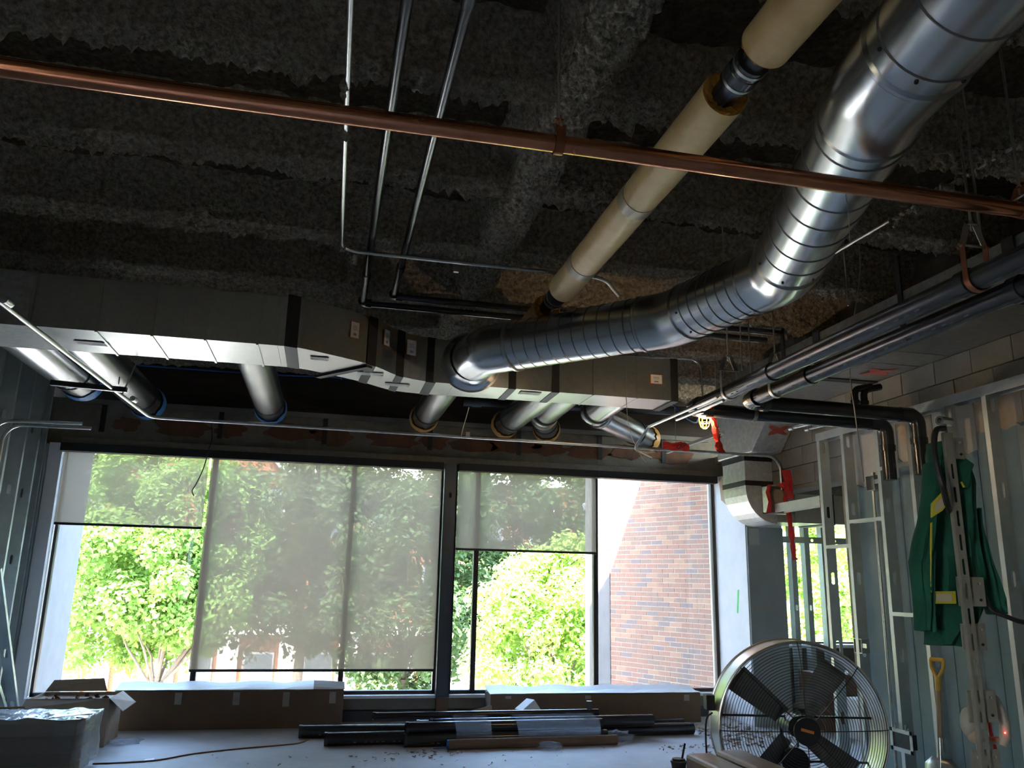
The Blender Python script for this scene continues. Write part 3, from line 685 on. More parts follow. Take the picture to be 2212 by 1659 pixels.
tree('maple_tree', 'green tree seen through the alcove window beside the grey panel', (11.2, 17.5, GZ), 2.6, (0, 0, 5.2), (2.3, 1.6, 3.3), 30000, 'leaf_lime', 17, clumps=90, ls=0.13, bottom=-0.95)
tree('maple_tree', 'tall tree at the far end of the street, its crown rising over the brick roof', (-9.5, 27, GZ), 4, (0, 0, 9.0), (3.5, 2, 3.0), 8000, 'leaf', 21, clumps=30, ls=0.26)

# ------------------------------------------------------------------ overhead: main rectangular duct
DB, DT = 3.29, 3.69    # underside and top of the duct
EZ = 1.6
zb_r, zt_r = DB-EZ, DT-EZ
Yl = zb_r/0.276; Ylf = zb_r/0.2496
def dn(px, py): d = ray(px, py); return d.x/d.y
near = [(-3.2, Yl), (dn(600, 745)*Yl, Yl), (dn(627, 752)*Yl, Yl), (dn(700, 763)*zb_r/0.2708, zb_r/0.2708), (dn(801, 788)*zb_r/0.2606, zb_r/0.2606), (dn(862, 812)*zb_r/0.2489, zb_r/0.2489),
        (dn(930, 823)*zb_r/0.2440, zb_r/0.2440), (dn(1000, 830)*zb_r/0.2432, zb_r/0.2432), (dn(1200, 850)*zb_r/0.2428, zb_r/0.2428), (dn(1450, 862)*zb_r/0.2428, zb_r/0.2428)]
far = [(-3.2, Ylf), (near[1][0], Ylf), (near[2][0], Ylf), (-0.05, 6.93), (0.22, 7.12), (0.50, 7.36), (near[6][0], 7.42), (near[7][0], 7.42), (near[8][0], 7.40), (near[9][0], 7.40)]
md = thing('main_supply_duct', 'long dull grey rectangular supply duct with an offset hung in front of the windows', 'duct', (0, 6.6, DB))
def duct_piece(n0, n1, f0, f1, nm='duct_section', m='galv_dark', grow=0.0, z0=None, z1=None):
    c = MB(); z0 = DB if z0 is None else z0; z1 = DT if z1 is None else z1
    c.prism([(n0[0], n0[1]-grow, z0-grow), (n1[0], n1[1]-grow, z0-grow), (f1[0], f1[1]+grow, z0-grow), (f0[0], f0[1]+grow, z0-grow)], (0, 0, z1-z0+2*grow))
    return c.build(nm, m, md)
def lerp(a, b, t): return (a[0]+(b[0]-a[0])*t, a[1]+(b[1]-a[1])*t)
# straight left run in beaded panels
xb = [-3.2]+[PY(q, 700, Yl).x for q in (62, 210, 331, 447, 560)]+[near[1][0]]
for i in range(len(xb)-1): duct_piece((xb[i]+0.002, Yl), (xb[i+1]-0.002, Yl), (xb[i]+0.002, Ylf), (xb[i+1]-0.002, Ylf))
for x in xb[1:-1]: duct_piece((x-0.008, Yl), (x+0.008, Yl), (x-0.008, Ylf), (x+0.008, Ylf), 'standing_seam', 'galv_dark', 0.010)
duct_piece((xb[0], Yl), (xb[1]-0.012, Yl), (xb[0], Ylf), (xb[1]-0.012, Ylf), 'end_flange', 'galv', 0.004)
# offset: curved pieces
def interp(arr, ks):
    out = []
    for i in range(len(ks)-1):
        a, b_ = ks[i], ks[i+1]
        for t in np.linspace(0, 1, 6)[:-1]: out.append(lerp(arr[a], arr[b_], t))
    out.append(arr[ks[-1]]); return out
def curved(i0, i1, nm='duct_section'):
    nn = near[i0:i1+1]; ff = far[i0:i1+1]
    def cr(arr, j, t):
        p0, p1, p2, p3 = arr[max(j-1, 0)], arr[j], arr[j+1], arr[min(j+2, len(arr)-1)]
        if j == 1: p0 = (2*p1[0]-p2[0], p1[1])
        if j == 1: p3 = (2*p2[0]-p1[0], p2[1]+(p2[1]-p1[1]))
        if j == 2: p0 = (2*p1[0]-p2[0], p1[1])
        return tuple(0.5*(2*p1[k]+(p2[k]-p0[k])*t+(2*p0[k]-5*p1[k]+4*p2[k]-p3[k])*t*t+(3*p1[k]-p0[k]-3*p2[k]+p3[k])*t**3) for k in (0, 1))
    N_, F_ = [], []
    for j in range(i0, i1):
        for t in np.linspace(0, 1, 7)[:-1]: N_.append(cr(near, j, t)); F_.append(cr(far, j, t))
    N_.append(near[i1]); F_.append(far[i1])
    c = MB(); vs = []
    for n_, f_ in zip(N_, F_): vs += [(n_[0], n_[1], DB), (n_[0], n_[1], DT), (f_[0], f_[1], DT), (f_[0], f_[1], DB)]
    fs = []
    for j in range(len(N_)-1):
        for k in range(4): fs.append((4*j+k, 4*j+4+k, 4*j+4+(k+1) % 4, 4*j+(k+1) % 4))
    fs += [(0, 1, 2, 3), tuple(4*(len(N_)-1)+k for k in (3, 2, 1, 0))]
    c.add(vs, fs); return c.build(nm, 'galv_dark', md)
curved(1, 4); curved(4, 5); curved(5, 6)
duct_piece(near[6], near[8], far[6], far[8]); duct_piece((near[8][0]+0.003, near[8][1]), near[9], (far[8][0]+0.003, far[8][1]), far[9])
# black sealant bands and flange bars at the joints
def band(i, w_, nm='sealant_band', m='black', g=0.006):
    a, f = near[i], far[i]; j = min(i+1, 9); dx, dy = near[j][0]-near[i-1][0], near[j][1]-near[i-1][1]; L_ = math.hypot(dx, dy); dx, dy = dx/L_*w_/2, dy/L_*w_/2
    ox, oy = dy/w_*2*g, -dx/w_*2*g
    c = MB(); pts = [(a[0]-dx+ox, a[1]-dy+oy, DB-g), (a[0]+dx+ox, a[1]+dy+oy, DB-g), (f[0]+dx, f[1]+dy+g, DB-g), (f[0]-dx, f[1]-dy+g, DB-g)]
    c.prism(pts, (0, 0, DT-DB+2*g)); return c.build(nm, m, md)
band(2, 0.10); band(4, 0.10); band(5, 0.09); band(6, 0.09); band(8, 0.07)
xe = near[9][0]; c = MB(); c.box((xe, near[9][1]-0.01, DB-0.01), (xe+0.07, far[9][1]+0.01, DT+0.01)); c.build('end_cap', 'black', md)
xm = near[7][0]+0.45; duct_piece((xm-0.035, near[7][1]), (xm+0.035, near[7][1]), (xm-0.035, 7.41), (xm+0.035, 7.41), 'sealant_band', 'black', 0.006)
for x in (1.02, 2.32, 2.75): duct_piece((x-0.005, near[8][1]), (x+0.005, near[8][1]), (x-0.005, 7.40), (x+0.005, 7.40), 'standing_seam', 'galv_dark', 0.006)
# dark drive-slip bar hanging under the offset
c = MB(); c.bar((near[3][0]-0.05, 7.0, DB-0.012), (near[4][0]-0.01, near[4][1]+0.02, DB-0.012), 0.06, 0.018); c.build('flange_bar', 'black', md)
# packing labels: orange-edged paper
def label_on(px, py, wpx, hpx, i0, i1):
    # solve for the face point between near[i0] and near[i1]
    d = ray(px, py); best = None
    for j in range(i0, i1):
        a, b_ = Vector((*near[j], 0)), Vector((*near[j+1], 0)); e_ = b_-a
        det = d.x*(-e_.y)+d.y*e_.x
        t = (a.x*(-e_.y)+a.y*e_.x)/det; s_ = (d.x*a.y-d.y*a.x)/det*-1
        s_ = (d.x*t-a.x)/e_.x if abs(e_.x) > 1e-6 else 0
        if -0.05 <= s_ <= 1.05: best = (d*t+EYE, e_.normalized())
    if best is None: return
    p_, u_ = best; n_ = Vector((u_.y, -u_.x, 0)); sc = (p_-EYE).dot(FW)/FOCAL
    w2, h2 = wpx*sc/2, hpx*sc/2; zz = Vector((0, 0, 1))
    c = MB(); c.obox(p_+n_*0.018, u_*w2, n_*0.0015, zz*h2, 0); c.obox(p_+n_*0.0198, u_*w2*0.9, n_*0.0008, zz*h2*0.95, 1)
    for q in range(3): c.obox(p_+n_*0.0207+zz*h2*(0.45-0.2*q), u_*w2*0.5, n_*0.0002, zz*h2*0.035, 2)
    c.obox(p_+n_*0.0207-zz*h2*0.55, u_*w2*0.35, n_*0.0002, zz*h2*0.16, 2)
    c.build('paper_label', ['orange', 'paper', 'ink'], md)
label_on(764, 714, 22, 36, 2, 4); label_on(832, 730, 20, 36, 4, 5); label_on(887, 752, 24, 34, 5, 6); label_on(1416, 820, 27, 20, 8, 9)
for px, py, wx in ((200, 740, .12), (690, 773, .07), (800, 806, .11), (858, 830, .11), (1145, 848, .1)):
    q = PZ(px, py, DB); c = MB(); c.box((q.x-wx, q.y-0.05, DB-0.009), (q.x+wx, q.y+0.05, DB-0.0065)); c.build('paper_label', 'paper', md)

# round branches out of the back of the main duct
BZ = 3.49
def branch(label, pts, r, film, ribs=(), grp=None):
    p0 = Vector(pts[0]); t = thing('branch_duct', label, 'duct', p0, grp)
    for i in range(len(pts)-1):
        a, b_ = Vector(pts[i]), Vector(pts[i+1]); c = MB(); c.tube([a, b_], r, 28); c.build('duct_section', 'spiral', t)
    for i in range(1, len(pts)-1):
        c = MB(); c.blob(pts[i], r*1.02, r*1.02, r*1.02, 24, 14); c.build('elbow', 'spiral', t)
        a, q, b_ = Vector(pts[i-1]), Vector(pts[i]), Vector(pts[i+1])
        for dd in ((a-q).normalized(), (b_-q).normalized()):
            c = MB(); c.ring(q+dd*r*0.75, dd, r-0.005, r+0.012, 0.035); c.ring(q+dd*(r*0.75+0.06), dd, r-0.005, r+0.006, 0.012); c.build('seam', 'black' if dd.y < 0 else 'galv', t)
    a, b_ = Vector(pts[-2]), Vector(pts[-1]); d = (b_-a).normalized()
    c = MB(); c.ring(a+d*max(0.05, (b_-a).length-0.45), d, r-0.004, r+0.008, 0.02); c.build('seam', 'black', t)
    c = MB(); n = 30; u = d.orthogonal().normalized(); v = d.cross(u); vs = []; fs = []
    for k, (dist, rr) in enumerate(((-0.10, r+0.010), (-0.03, r+0.022), (0.02, r+0.018), (0.03, r*0.75), (0.035, 0.01))):
        for i in range(n):
            g = 2*math.pi*i/n; jit = random.uniform(-0.05, 0.03) if k == 0 else random.uniform(-0.006, 0.006)
            vs.append(b_+d*(dist+jit)+(u*math.cos(g)+v*math.sin(g))*(rr+random.uniform(0, 0.006)))
    for k in range(4):
        for i in range(n): fs.append((k*n+i, k*n+(i+1) % n, (k+1)*n+(i+1) % n, (k+1)*n+i))
    c.add(vs, fs, True); c.build('dust_film', film, t)
    return t
def bend(px, py, Y): q = PY(px, py, Y); return (q.x, Y, BZ)
e1 = EZ; 
def bpt(xr, zr): Y = (BZ-EZ)/zr; return (xr*Y, min(Y, 9.85), BZ)
q = bpt(-0.2865, 0.2137); branch('round duct stub sealed with blue film nearest the left wall', [(q[0]-0.02, Ylf, BZ), q], 0.18, 'blue_film')
q = bpt(-0.2136, 0.1935); branch('blue-sealed round duct stub crossed by the bent conduit', [(q[0]-0.02, Ylf, BZ), q], 0.17, 'blue_film')
q = bpt(-0.0755, 0.196); branch('blue-sealed round duct stub standing alone at the middle of the main duct', [(q[0], Ylf, BZ), q], 0.16, 'blue_film')
q = bpt(0.1095, 0.1965); branch('brown-sealed round duct stub alone below the spiral duct inlet', [(q[0]+0.02, 7.42, BZ), q], 0.15, 'brown_film')
q = bpt(0.2137, 0.195); branch('brown-sealed straight round duct stub, first of the three close together', [(q[0]+0.03, 7.4, BZ), q], 0.15, 'brown_film')
branch('round duct stub with a short elbow, sealed in brown, middle of three', [(2.30, 7.4, BZ), (2.36, 8.9, BZ), (2.62, 9.72, BZ-0.02)], 0.15, 'brown_film')
branch('long elbowed round duct stub turning right toward the corner, brown sealed end', [(2.83, 7.4, BZ), (2.87, 8.6, BZ), (4.0, 9.78, BZ-0.05)], 0.15, 'brown_film')

# ------------------------------------------------------------------ big spiral duct
SZ = 3.50; zs = SZ-EZ; SR = 0.203
def sp(px, py): q = PZ(px, py, SZ); return Vector((q.x, q.y, SZ))
a4 = Vector((zs*0.683, 6.45, SZ)); a3 = Vector((zs*1.21, 5.45, SZ))
a3 = sp(1450, 690); a2 = sp(1690, 585); a1 = sp(1915, 185); a0 = sp(2072, 4); a0 = a1+(a0-a1)*3.2
bell = Vector((near[7][0]+0.06, near[7][1], SZ)); a4 = sp(1080, 752)
sd = thing('spiral_duct', 'big shiny spiral duct snaking from the upper right to the main duct', 'duct', tuple(a2))
def spiral_run(p, q, step=0.148, r=SR, nm='duct_section', rib=0.004, ph=0.08, cnt=None):
    p, q = Vector(p), Vector(q); L_ = (q-p).length; step = (L_-0.1)/cnt if cnt else step; d = (q-p)/L_; st_ = [(0, r)]; s_ = ph
    while s_ < L_-0.02: st_ += [(s_-0.0042, r), (s_-0.002, r+rib), (s_+0.002, r+rib), (s_+0.0042, r)]; s_ += step
    st_.append((L_, r)); c = MB(); c.tube([p+d*s for s, _ in st_], [k for _, k in st_], 40, caps=False)
    for i in range(len(st_)-1):
        if max(st_[i][1], st_[i+1][1]) > r+1e-6: c.mi[i*40:(i+1)*40] = [1]*40
    return c.build(nm, ['spiral', 'seam'], sd)
def elbow_piece(q, d_in, d_out, r=SR, ext=0.16, gores=2):
    """gored elbow: mitred short cylinders"""
    q = Vector(q); arc = fillet([q-d_in*ext, q, q+d_out*ext], 0.28, gores)
    path = [q-d_in*(ext+0.06)]+list(arc)+[q+d_out*(ext+0.06)]
    c = MB(); c.tube(path, r+0.004, 40, caps=False); o = c.build('elbow', 'spiral', sd)
    for pt, dd in ((path[0], d_in), (path[-1], d_out)):
        c = MB(); c.ring(pt-dd*0.008, dd, r-0.01, r+0.011, 0.016, 40); c.build('coupling_ring', 'spiral', sd); c = MB(); c.ring(pt+dd*0.009, dd, r-0.01, r+0.006, 0.006, 40); c.build('seam', 'seam', sd)
dirs = [(a1-a0).normalized(), (a2-a1).normalized(), (a3-a2).normalized(), (a4-a3).normalized()]
dface = Vector((0, 1, 0))
E_ = 0.22
spiral_run(a0, a1-dirs[0]*E_, 0.22); spiral_run(a1+dirs[1]*E_, a2-dirs[1]*E_, cnt=7); spiral_run(a2+dirs[2]*E_, a3-dirs[2]*E_, cnt=6); spiral_run(a3+dirs[3]*E_, a4-dirs[3]*0.12, cnt=10)
elbow_piece(a1, dirs[0], dirs[1]); elbow_piece(a2, dirs[1], dirs[2]); elbow_piece(a3, dirs[2], dirs[3])
# last elbow into the bell mouth on the duct face
c = MB(); p5 = Vector((bell.x, bell.y-0.0, SZ)); path = fillet([a4-dirs[3]*0.16, a4+dirs[3]*0.12, p5+Vector((0, -0.10, 0))], 0.25, 5)
c.tube(path, SR+0.003, 40, caps=False); c.build('elbow', 'spiral', sd)
c = MB(); c.ring(path[0]-dirs[3]*0.01, dirs[3], SR-0.01, SR+0.015, 0.022, 40); c.build('coupling_ring', 'galv', sd)
c = MB(); c.tube([p5+Vector((0, -0.16, 0)), p5+Vector((0, -0.10, 0)), p5+Vector((0, -0.05, 0)), p5+Vector((0, -0.012, 0))], [SR+0.006, SR+0.01, SR+0.03, SR+0.06], 40, caps=False); c.ring(p5+Vector((0, -0.014, 0)), (0, 1, 0), SR, SR+0.075, 0.006, 40); c.build('bell_mouth', 'spiral', sd)
# screws near the couplings
c = MB()
for pt, dd in ((a1, dirs[0]), (a2, dirs[1]), (a3, dirs[2])):
    for g in (200, 250, 300):
        u = dd.cross(Vector((0, 0, 1))).normalized(); n_ = u*math.cos(R(g))+Vector((0, 0, 1))*math.sin(R(g)); c.blob(pt-dd*0.3+n_*SR, 0.009, 0.009, 0.009, 6, 4)
tag(c.build('screws', 'black', sd), kind='stuff')
# duct hangers
def rod_hanger(label, p, ztop, cat='hanger', r=0.006, nm='hanger_rod', m='rod', group=None):
    t = thing(nm, label, cat, p, group); c = MB(); c.tube([p, (p[0], p[1], ztop)], r, 8); c.build('rod', m, t); return t

# ------------------------------------------------------------------ beige insulated pipe (bare joints with couplings)
bx, bz = 2.2*0.7485, EZ+2.2
by = lambda px, py: 2.2/(lambda d: d.z/d.y)(ray(px, py))
bp_ = thing('insulated_pipe', 'thick black drain pipe in beige paper insulation with bare coupled joints', 'pipe', (bx, 4, bz))
c = MB(); c.tube([(bx, 0.6, bz), (bx, 6.75, bz), (bx, 6.78, bz)], 0.062, 24); c.build('bare_pipe', 'cast', bp_)
yA, yB = by(1665, 100), by(1580, 205); yC, yD = by(1212, 622), by(1172, 664)
def jacket(y0, y1):
    L_ = y1-y0; n = max(2, int(L_/0.35)); pth = [(bx, y0+L_*i/n, bz) for i in range(n+1)]
    c = MB(); c.tube(pth, [0.112+random.uniform(-0.002, 0.002) for _ in pth], 30, caps=False); o = c.build('insulation', 'kraft', bp_)
    for yy, dd in ((y0, 1), (y1, -1)):
        c = MB(); nn = 30; vs = []; fs = []
        for k, (rr, dy) in enumerate(((0.112, 0), (0.104, -0.006*dd), (0.085, 0.004*dd), (0.062, 0.012*dd))):
            for i in range(nn):
                g = 2*math.pi*i/nn; q = rr+random.uniform(-0.004, 0.004)*(k > 0); vs.append((bx+q*math.cos(g), yy+dy+random.uniform(-0.008, 0.008)*(k > 0), bz+q*math.sin(g)))
        for k in range(3):
            for i in range(nn): fs.append((k*nn+i, k*nn+(i+1) % nn, (k+1)*nn+(i+1) % nn, (k+1)*nn+i))
        c.add(vs, fs, False); c.build('fibre_edge', 'fibre', o)
    return o
jacket(0.6, yA); j2 = jacket(yB, yC); jacket(yD, 6.72)
for yy in (by(1385, 430), by(1262, 570)):
    c = MB(); c.ring((bx, yy-0.05, bz), (0, 1, 0), 0.108, 0.1145, 0.10, 30); c.build('tape_band', 'kraft_tape', bp_)
for ym, hw in (((yA+yB)/2, 0.085), ((yC+yD)/2, 0.06)):
    c = MB(); c.tube([(bx, ym-hw+s, bz) for s in (0, 0.004, 0.03, 0.034, 0.07, 0.074, hw*2-0.004, hw*2)], [0.066, 0.078, 0.078, 0.074, 0.074, 0.078, 0.078, 0.066], 30); c.build('coupling', 'cast', bp_)
    for s in (-0.6, 0.6):
        c = MB(); c.ring((bx, ym+hw*s-0.008, bz), (0, 1, 0), 0.074, 0.0805, 0.016, 30); c.build('clamp_band', 'galv', bp_)

# ------------------------------------------------------------------ copper pipe and its clevis hangers
cz = EZ+1.6; cyy = 2.65
cp = thing('copper_pipe', 'long shiny copper pipe crossing the whole ceiling', 'pipe', (0, cyy, cz))
c = MB(); c.tube([(-3.2, cyy, cz)]+[(-3.0+i*0.5, cyy, cz+0.003*math.sin(i)) for i in range(15)], 0.0335, 24); c.build('pipe', 'copper', cp)
def clevis(x, label, r=0.036, y=cyy, zc=cz, ztop=4.45, m='copper_clip', along='x', width=0.035, drop=0.10, cap=None):
    t = thing('pipe_hanger', label, 'hanger', (x, y, zc)); A = Vector((1, 0, 0)) if along == 'x' else Vector((0, 1, 0)); S = Vector((0, 1, 0)) if along == 'x' else Vector((1, 0, 0))
    c = MB(); o = Vector((x, y, zc)); n = 16
    prof = [(-r, drop*0.6)]+[(r*math.cos(math.pi+math.pi*i/n), r*math.sin(math.pi+math.pi*i/n)) for i in range(n+1)]+[(r, drop*0.6)]
    vs = []; fs = []
    for k_, (u, zz) in enumerate(prof):
        for ww in (-width/2, width/2):
            for th in (0, 0.003): 
                l_ = math.hypot(u, zz) or 1; vs.append(o+S*(u*(1+th/r))+Vector((0, 0, zz-(th if zz < 0 else 0)))+A*ww)
    for k_ in range(len(prof)-1):
        a, b_ = 4*k_, 4*k_+4; fs += [(a, b_, b_+2, a+2), (a+1, a+3, b_+3, b_+1), (a, a+1, b_+1, b_), (a+2, b_+2, b_+3, a+3)]
    c.add(vs, fs, True); c.build('strap', m, t)
    c = MB(); zy = zc+drop*0.6; c.bar(o+S*r+Vector((0,0,drop*0.6)), o+S*r*0.35+Vector((0,0,drop)), width, 0.004, A); c.bar(o-S*r+Vector((0,0,drop*0.6)), o-S*r*0.35+Vector((0,0,drop)), width, 0.004, A); c.bar(o-S*r*0.4+Vector((0,0,drop)), o+S*r*0.4+Vector((0,0,drop)), width, 0.004)
    c.build('yoke', cap or m, t)
    c = MB(); c.tube([o+S*-(r+0.02)+Vector((0,0,drop*0.6)), o+S*(r+0.02)+Vector((0,0,drop*0.6))], 0.006, 8); c.build('bolt', 'rod', t); c = MB(); c.blob(o+Vector((0,0,drop+0.008)), 0.012, 0.012, 0.008, 8, 5); c.build('nut', 'rod', t)
    c = MB(); c.tube([o+Vector((0, 0, drop-0.03)), (x, y, ztop)], 0.006, 8); c.build('rod', 'rod', t)
    return t
clevis(PY(1206, 316, cyy).x, 'copper strap hanger on a long rod at the middle of the copper pipe')
clevis(PY(2208, 450, cyy).x, 'copper hanger holding the right end of the copper pipe')

# ------------------------------------------------------------------ twin thin black pipes that turn along the joists
pz = EZ+2.42
def twin(x, ye, label):
    t = thing('black_pipe', label, 'pipe', (x, ye, pz), 'twin black pipes under the deck')
    c = MB(); c.tube([(x, 0.8, pz), (x, ye, pz)], 0.028, 16); c.build('long_run', 'black_pipe', t)
    c = MB(); c.tube([(x, ye, pz), (4.2, ye, pz)], 0.030, 16); c.build('cross_run', 'black_pipe', t)
    c = MB(); c.tube(fillet([(x, ye-0.07, pz), (x, ye, pz), (x+0.07, ye, pz)], 0.05, 5), 0.038, 16); c.ring((x, ye-0.075, pz), (0, 1, 0), 0.03, 0.043, 0.02); c.ring((x+0.055, ye, pz), (1, 0, 0), 0.03, 0.043, 0.02); c.build('elbow', 'black_pipe', t)
    for yy in (2.9, ye-0.75):
        c = MB(); c.tube([(x, yy, pz), (x, yy+0.09, pz)], 0.036, 16); c.build('coupling', 'cast', t)
    return t
twin(2.42*0.0722, 2.42/0.3408, 'black pipe left of its twin, elbow dropping behind the main duct seam')
twin(2.42*0.1785, 2.42/0.3535, 'black pipe right of its twin, turning right beyond the girder')

# sprayed rigid conduit dropping across and turning right
vz = EZ+2.34; vx = -0.0197*2.34*2.3
vy = 2.34/0.4067
t = thing('ceiling_conduit', 'thin spray-crusted conduit left of the twin black pipes bending right', 'conduit', (-0.06, 4, vz))
v0 = PZ(751, 0, vz); v1 = PZ(737, 540, vz); v2 = PZ(1300, 604, vz)
c = MB(); c.tube(fillet([(v0.x, 1.2, vz), (v1.x, v1.y, vz), (v2.x, v1.y, vz), (v2.x+0.25, v1.y+0.35, vz)], [0.14, 0.25], 8), 0.0145, 12); c.build('tube', 'emt', t)
c = MB()
for px, py in ((745, 190), (745, 290), (740, 535), (765, 560)):
    q = PZ(px, py, vz)
    for _ in range(9): c.blob((q.x+random.uniform(-.012, .012), q.y+random.uniform(-.06, .06), vz+random.uniform(-.012, .012)), .02, .026, .018, 7, 5, jit=0.3)
tag(c.build('spray_crust', 'spray', t), kind='stuff')
c = MB(); c.tube([PZ(985, 577, vz), PZ(985, 577, vz)+Vector((0, 0, 0.12))], 0.006, 8); q = PZ(985, 580, vz); c.box((q.x-.02, q.y-.015, vz-.03), (q.x+.02, q.y+.015, vz+.03)); c.build('beam_clip', 'rod', t)

# ------------------------------------------------------------------ right rectangular duct under the deck
RDB = EZ+1.853; RDT = RDB+0.42; rx0, rx1 = 4.27, WX-0.012
rd = thing('side_supply_duct', 'pale grey rectangular duct running along the block wall with red spray marks', 'duct', (4.55, 5, RDB))
cuts = [1.2] + [ (1.853/ray(px, py).z*ray(px, py).y) for px, py in ((2150, 700), (1830, 808))] + [7.25]
cuts = [1.0, 4.15, 6.35, 7.5]
for i in range(3):
    c = MB(); c.box((rx0, cuts[i]+0.004, RDB), (rx1, cuts[i+1]-0.004, RDT)); c.build('duct_section', 'galv', rd)
for y0 in cuts[1:3]:
    c = MB(); c.box((rx0-0.012, y0-0.05, RDB-0.010), (rx1, y0+0.05, RDT+0.01)); c.build('sealant_band', 'black', rd)
for y0 in (2.3, 5.2, 6.9):
    c = MB(); c.box((rx0-0.016, y0-0.025, RDB-0.002), (rx0-0.002, y0+0.025, RDT+0.3)); c.build('hanger_strap', 'black', rd)
for y0 in (5.4, 5.75): c = MB(); c.box((rx0+0.01, y0-0.006, RDB-0.004), (rx1-0.01, y0+0.006, RDB-0.0005)); c.build('bead', 'galv', rd)
def splat(cx, cy, zz, s, parent, ang=0):
    c = MB()
    for a in (0.5+ang, 2.2+ang):
        n = 14; pts = []
        for i in range(n):
            g = 2*math.pi*i/n; l_, w_ = s*math.cos(g)*random.uniform(0.8, 1), s*0.28*math.sin(g)*random.uniform(0.7, 1.2); pts.append((cx+l_*math.cos(a)-w_*math.sin(a), cy+l_*math.sin(a)+w_*math.cos(a), zz-0.0015*(1+a)))
        c.prism(pts, (0, 0, 0.0008))
    return c.build('spray_mark', 'red_paint', parent)
splat(4.62, 6.0, RDB-0.002, 0.17, rd)
# sloped drop, plenum and the elbow going through the wall
pd = thing('drop_duct', 'grey rectangular drop duct with a curved elbow beside the white pier', 'duct', (4.65, 8.4, 3.03))
c = MB(); c.prism([(4.47, 7.51, RDB), (4.47, 7.51, RDT-0.02), (4.47, 8.5, RDT-0.02), (4.47, 8.68, RDT-0.12), (4.47, 8.78, RDT-0.3), (4.47, 8.78, 3.03), (4.47, 7.98, 3.03)], (rx1-4.48, 0, 0)); c.build('plenum', 'galv_matte', pd, bevel=0.01)
c = MB(); pl_ = Vector((4.66, 7.745, 3.24)); u_ = Vector((1, 0, 0)); v_ = Vector((0, 0.45, -0.42)).normalized(); n_ = Vector((0, -0.42, -0.45)).normalized()
for a in (0.6, 2.3):
    pts = []
    for i in range(14):
        g = 2*math.pi*i/14; l_, w_ = 0.16*math.cos(g)*random.uniform(.8, 1), 0.045*math.sin(g)*random.uniform(.7, 1.2)
        pts.append(pl_+u_*(l_*math.cos(a)-w_*math.sin(a))+v_*(l_*math.sin(a)+w_*math.cos(a))*0.6+n_*(0.004+a*0.001))
    c.prism(pts, n_*0.001)
c.build('spray_mark', 'red_paint', pd)
dx0, dx1, dy0, dy1 = 4.50, 4.835, 8.2, 8.72
def side_outline(): # x-z outline of the drop with the elbow turning to +x
    pts = [(dx0, 3.03), (dx0, 2.66)]
    for i in range(1, 9): a = math.pi+math.pi/2*i/8; pts.append((dx0+0.36+0.36*math.cos(a), 2.66+0.38*math.sin(a)))
    pts += [(dx1+0.03, 2.28), (dx1+0.03, 2.62), (dx1, 2.66), (dx1, 3.03)]; return pts
c = MB(); c.prism([(x, dy0, z) for x, z in side_outline()], (0, dy1-dy0, 0)); c.build('elbow', 'galv_matte', pd)
for zz in (2.965, 2.69):
    c = MB(); c.box((dx0-0.008, dy0-0.008, zz), (dx1, dy1+0.008, zz+0.07 if zz > 2.9 else zz+0.055)); c.build('sealant_band', 'galv_dark' if zz < 2.0 else 'black', pd)
c = MB(); c.box((5.1, 8.2, 2.3), (6.9, 8.72, 2.62)); al = c.build('alcove_run', 'galv_dark', pd); c = MB(); c.box((5.45, 8.19, 2.29), (5.58, 8.73, 2.63)); c.build('sealant_band', 'black', pd)
c = MB(); c.box((4.84, 8.22, 2.3), (5.1, 8.70, 2.61)); c.build('wall_sleeve', 'galv_dark', pd)

# ------------------------------------------------------------------ twin black drain pipes at the right, elbows dropping into the stud wall
dz = EZ+1.36
def drain(x, yk, xk, label):
    t = thing('drain_pipe', label, 'pipe', (x, yk, dz), 'twin black drain pipes along the right wall'); r = 0.055
    c = MB(); c.tube([(x, 1.0, dz), (x, yk-0.13, dz)], r, 24); c.build('long_run', 'cast', t)
    c = MB(); c.tube(fillet([(x, yk-0.15, dz), (x, yk, dz), (x+0.15, yk, dz)], 0.11, 6), r+0.005, 24, caps=False); c.ring((x, yk-0.17, dz), (0, 1, 0), r, r+0.012, 0.05); c.ring((x+0.12, yk, dz), (1, 0, 0), r, r+0.012, 0.05); c.build('corner_elbow', 'cast', t)
    c = MB(); c.tube([(x+0.13, yk, dz), (xk-0.14, yk, dz-0.01)], r, 24); c.build('cross_run', 'black_pipe', t)
    c = MB(); c.tube(fillet([(xk-0.16, yk, dz-0.01), (xk, yk, dz-0.01), (xk, yk, dz-0.20)], 0.14, 7), r+0.004, 24); c.build('drop_elbow', 'cast', t)
    c = MB(); c.tube([(xk, yk, dz-0.17), (xk, yk, dz-0.48)], r, 24); c.ring((xk, yk, dz-0.24), (0, 0, 1), r, r+0.010, 0.05); c.build('drop', 'black_pipe', t)
    for yy in (2.9, 4.6): 
        c = MB(); c.ring((x, yy, dz), (0, 1, 0), r, r+0.008, 0.06); c.build('coupling', 'cast', t)
    # faint maker stencil along the side of the run
    c = MB()
    for i in range(26):
        if random.random() < 0.3: continue
        y0 = 3.2+i*0.075; g = R(225+random.uniform(-2, 2)); c.box((x+(r+0.001)*math.cos(g)-0.0005, y0, dz+(r+0.0012)*math.sin(g)-0.005), (x+(r+0.001)*math.cos(g)+0.0012, y0+0.03, dz+(r+0.001)*math.sin(g)+0.005))
    tag(c.build('stencil', 'stencil', t), kind='stuff'); return t
xa, xb2 = 2.03*1.36, 2.235*1.36
drain(xa, 5.84, 4.52, 'black drain pipe nearer the middle of the room, left of its twin')
drain(xb2, 5.46, 4.52, 'black drain pipe nearer the block wall, right of its twin')
